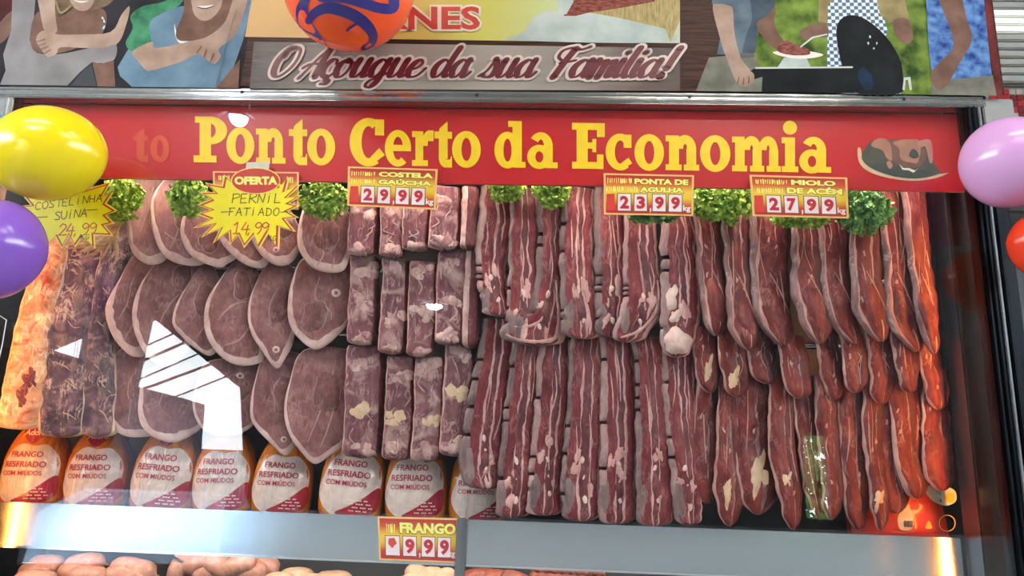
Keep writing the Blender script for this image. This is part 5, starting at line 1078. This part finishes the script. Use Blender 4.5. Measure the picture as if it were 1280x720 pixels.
ball = thing('play_ball', 'orange plastic ball with blue swirls hanging before the fascia board', 'ball', tuple(c))
plain('ball_orange', '#fa5a2c', .25, coat=.4, var=.03); plain('ball_blue', '#2c2c80', .28, coat=.3)
mb = MB().lathe([(max(.0004, RB*sin(pi*i/40)), -RB*cos(pi*i/40)) for i in range(41)], 64, c); mb.build('skin', 'ball_orange', ball, True)
BT = BVHTree.FromPolygons(mb.v, mb.f)
def onball(x, y):
    d = ray(x, y).normalized(); h = BT.ray_cast(CAM, d); P = h[0] if h[0] else at(x, y, -.2)
    return c+(P-c).normalized()*(RB+.0012)
for pts, w in (([(402, 54), (392, 44), (382, 30), (378, 14), (382, 0), (394, -12), (420, -20), (450, -18)], lambda d, u: 17*(.35+.65*sin(pi*min(1, u*1.3+.12)))),
               ([(386, 26), (394, 16), (408, 10), (424, 12), (444, 20), (459, 32), (466, 44), (464, 54), (454, 60)], lambda d, u: 15*(.4+.6*sin(pi*min(1., u*.9+.1)))),
               ([(402, -4), (430, -3), (455, 4), (475, 10), (490, 10), (492, 0), (488, -14)], lambda d, u: 13)):
    mb = MB(); pen(mb, pts, w, onball, n=50); mb.build('swirl', 'ball_blue', ball, True)
mb = MB(); pen(mb, [(434, 38), (440, 33), (447, 29)], 3., onball); mb.build('valve', 'ball_blue', ball, True)
MB().tube([c+Vector((0, 0, RB-.002)), Vector((c.x, c.y, 4.2))], .002, 6).build('string', 'white_plastic', ball)

# ------------------------------------------------------------------ beside the case: next cabinet, mosaic wall, shutter
plain('frame_grey', '#8c8e8c', .4); plain('cabinet_inside', '#55565a', .5); plain('reflection_red', '#8a2f1e', .5)
nx = thing('neighbour_cabinet', 'grey framed glass cabinet standing beside the meat case', 'cabinet', (1.75, .2, 0))
box('corner_post', (1.35, -.012, 0), (1.385, .04, 2.31), 'aluminium_dark', nx, .003)
box('corner_block', (1.35, -.012, 2.31), (1.43, .04, 2.425), 'frame_grey', nx, .003)
box('cabinet_back', (1.36, .5, .6), (2.6, .52, 2.4), 'cabinet_inside', nx); box('reflection_panel', (1.44, .3, .6), (2.6, .31, 1.75), 'reflection_red', nx)  # the red panel stands in for a red reflection low in the glass
box('cabinet_side', (1.362, .04, .6), (1.37, .5, 2.3), 'cabinet_inside', nx)
box('cabinet_top', (1.36, -.012, 2.3), (2.6, .5, 2.33), 'frame_grey', nx)
box('cabinet_base', (1.36, 0, 0), (2.6, .5, .6), 'frame_grey', nx); MB().box((1.385, .0, .6), (2.6, .006, 2.3)).build('glass_pane', 'glass', nx)
plain('grout', '#7c7672', .7); plain('tile_red', '#9c1c26', .25); plain('tile_white', '#a89a94', .25); plain('tile_dark', '#6c141c', .25)
mw = struct(box('wall_mosaic', (1.42, .60, 2.50), (2.2, .62, 2.787), 'grout'))
tm = {}
rn = random.Random(2)
for i in range(9):
    for j in range(9):
        x = 1.72+i*.0225; z = 2.583+j*.0225; m = rn.choice(('tile_red', 'tile_red', 'tile_white', 'tile_dark'))
        if m not in tm:
            o = MB().box((0, -.004, 0), (.0205, .0, .0205), .0012).build('mosaic_tile', m, mw); tm[m] = o.data; tm[m+'o'] = o; o.location = (x, .60, z)
        else: o = bpy.data.objects.new('mosaic_tile', tm[m]); link(o, mw); o.location = (x, .60, z)
sh = thing('roller_shutter', 'white slatted roller shutter behind the fascia board end', 'shutter', (2.0, .56, 2.79))
plain('shutter_lit', '#f4f4ee', .4); plain('shutter_grey', '#8f8f8c', .4)
box('backing', (1.5, .585, 2.79), (2.6, .60, 3.3), 'shutter_grey', sh)
for k in range(15):
    z = 2.795+k*.032; box('slat', (1.5, .568, z), (2.6, .585, z+.027), 'shutter_lit' if k in (6, 7, 8) else 'shutter_grey', sh, .004)  # three slats coloured whiter to stand for the brightly lit ones
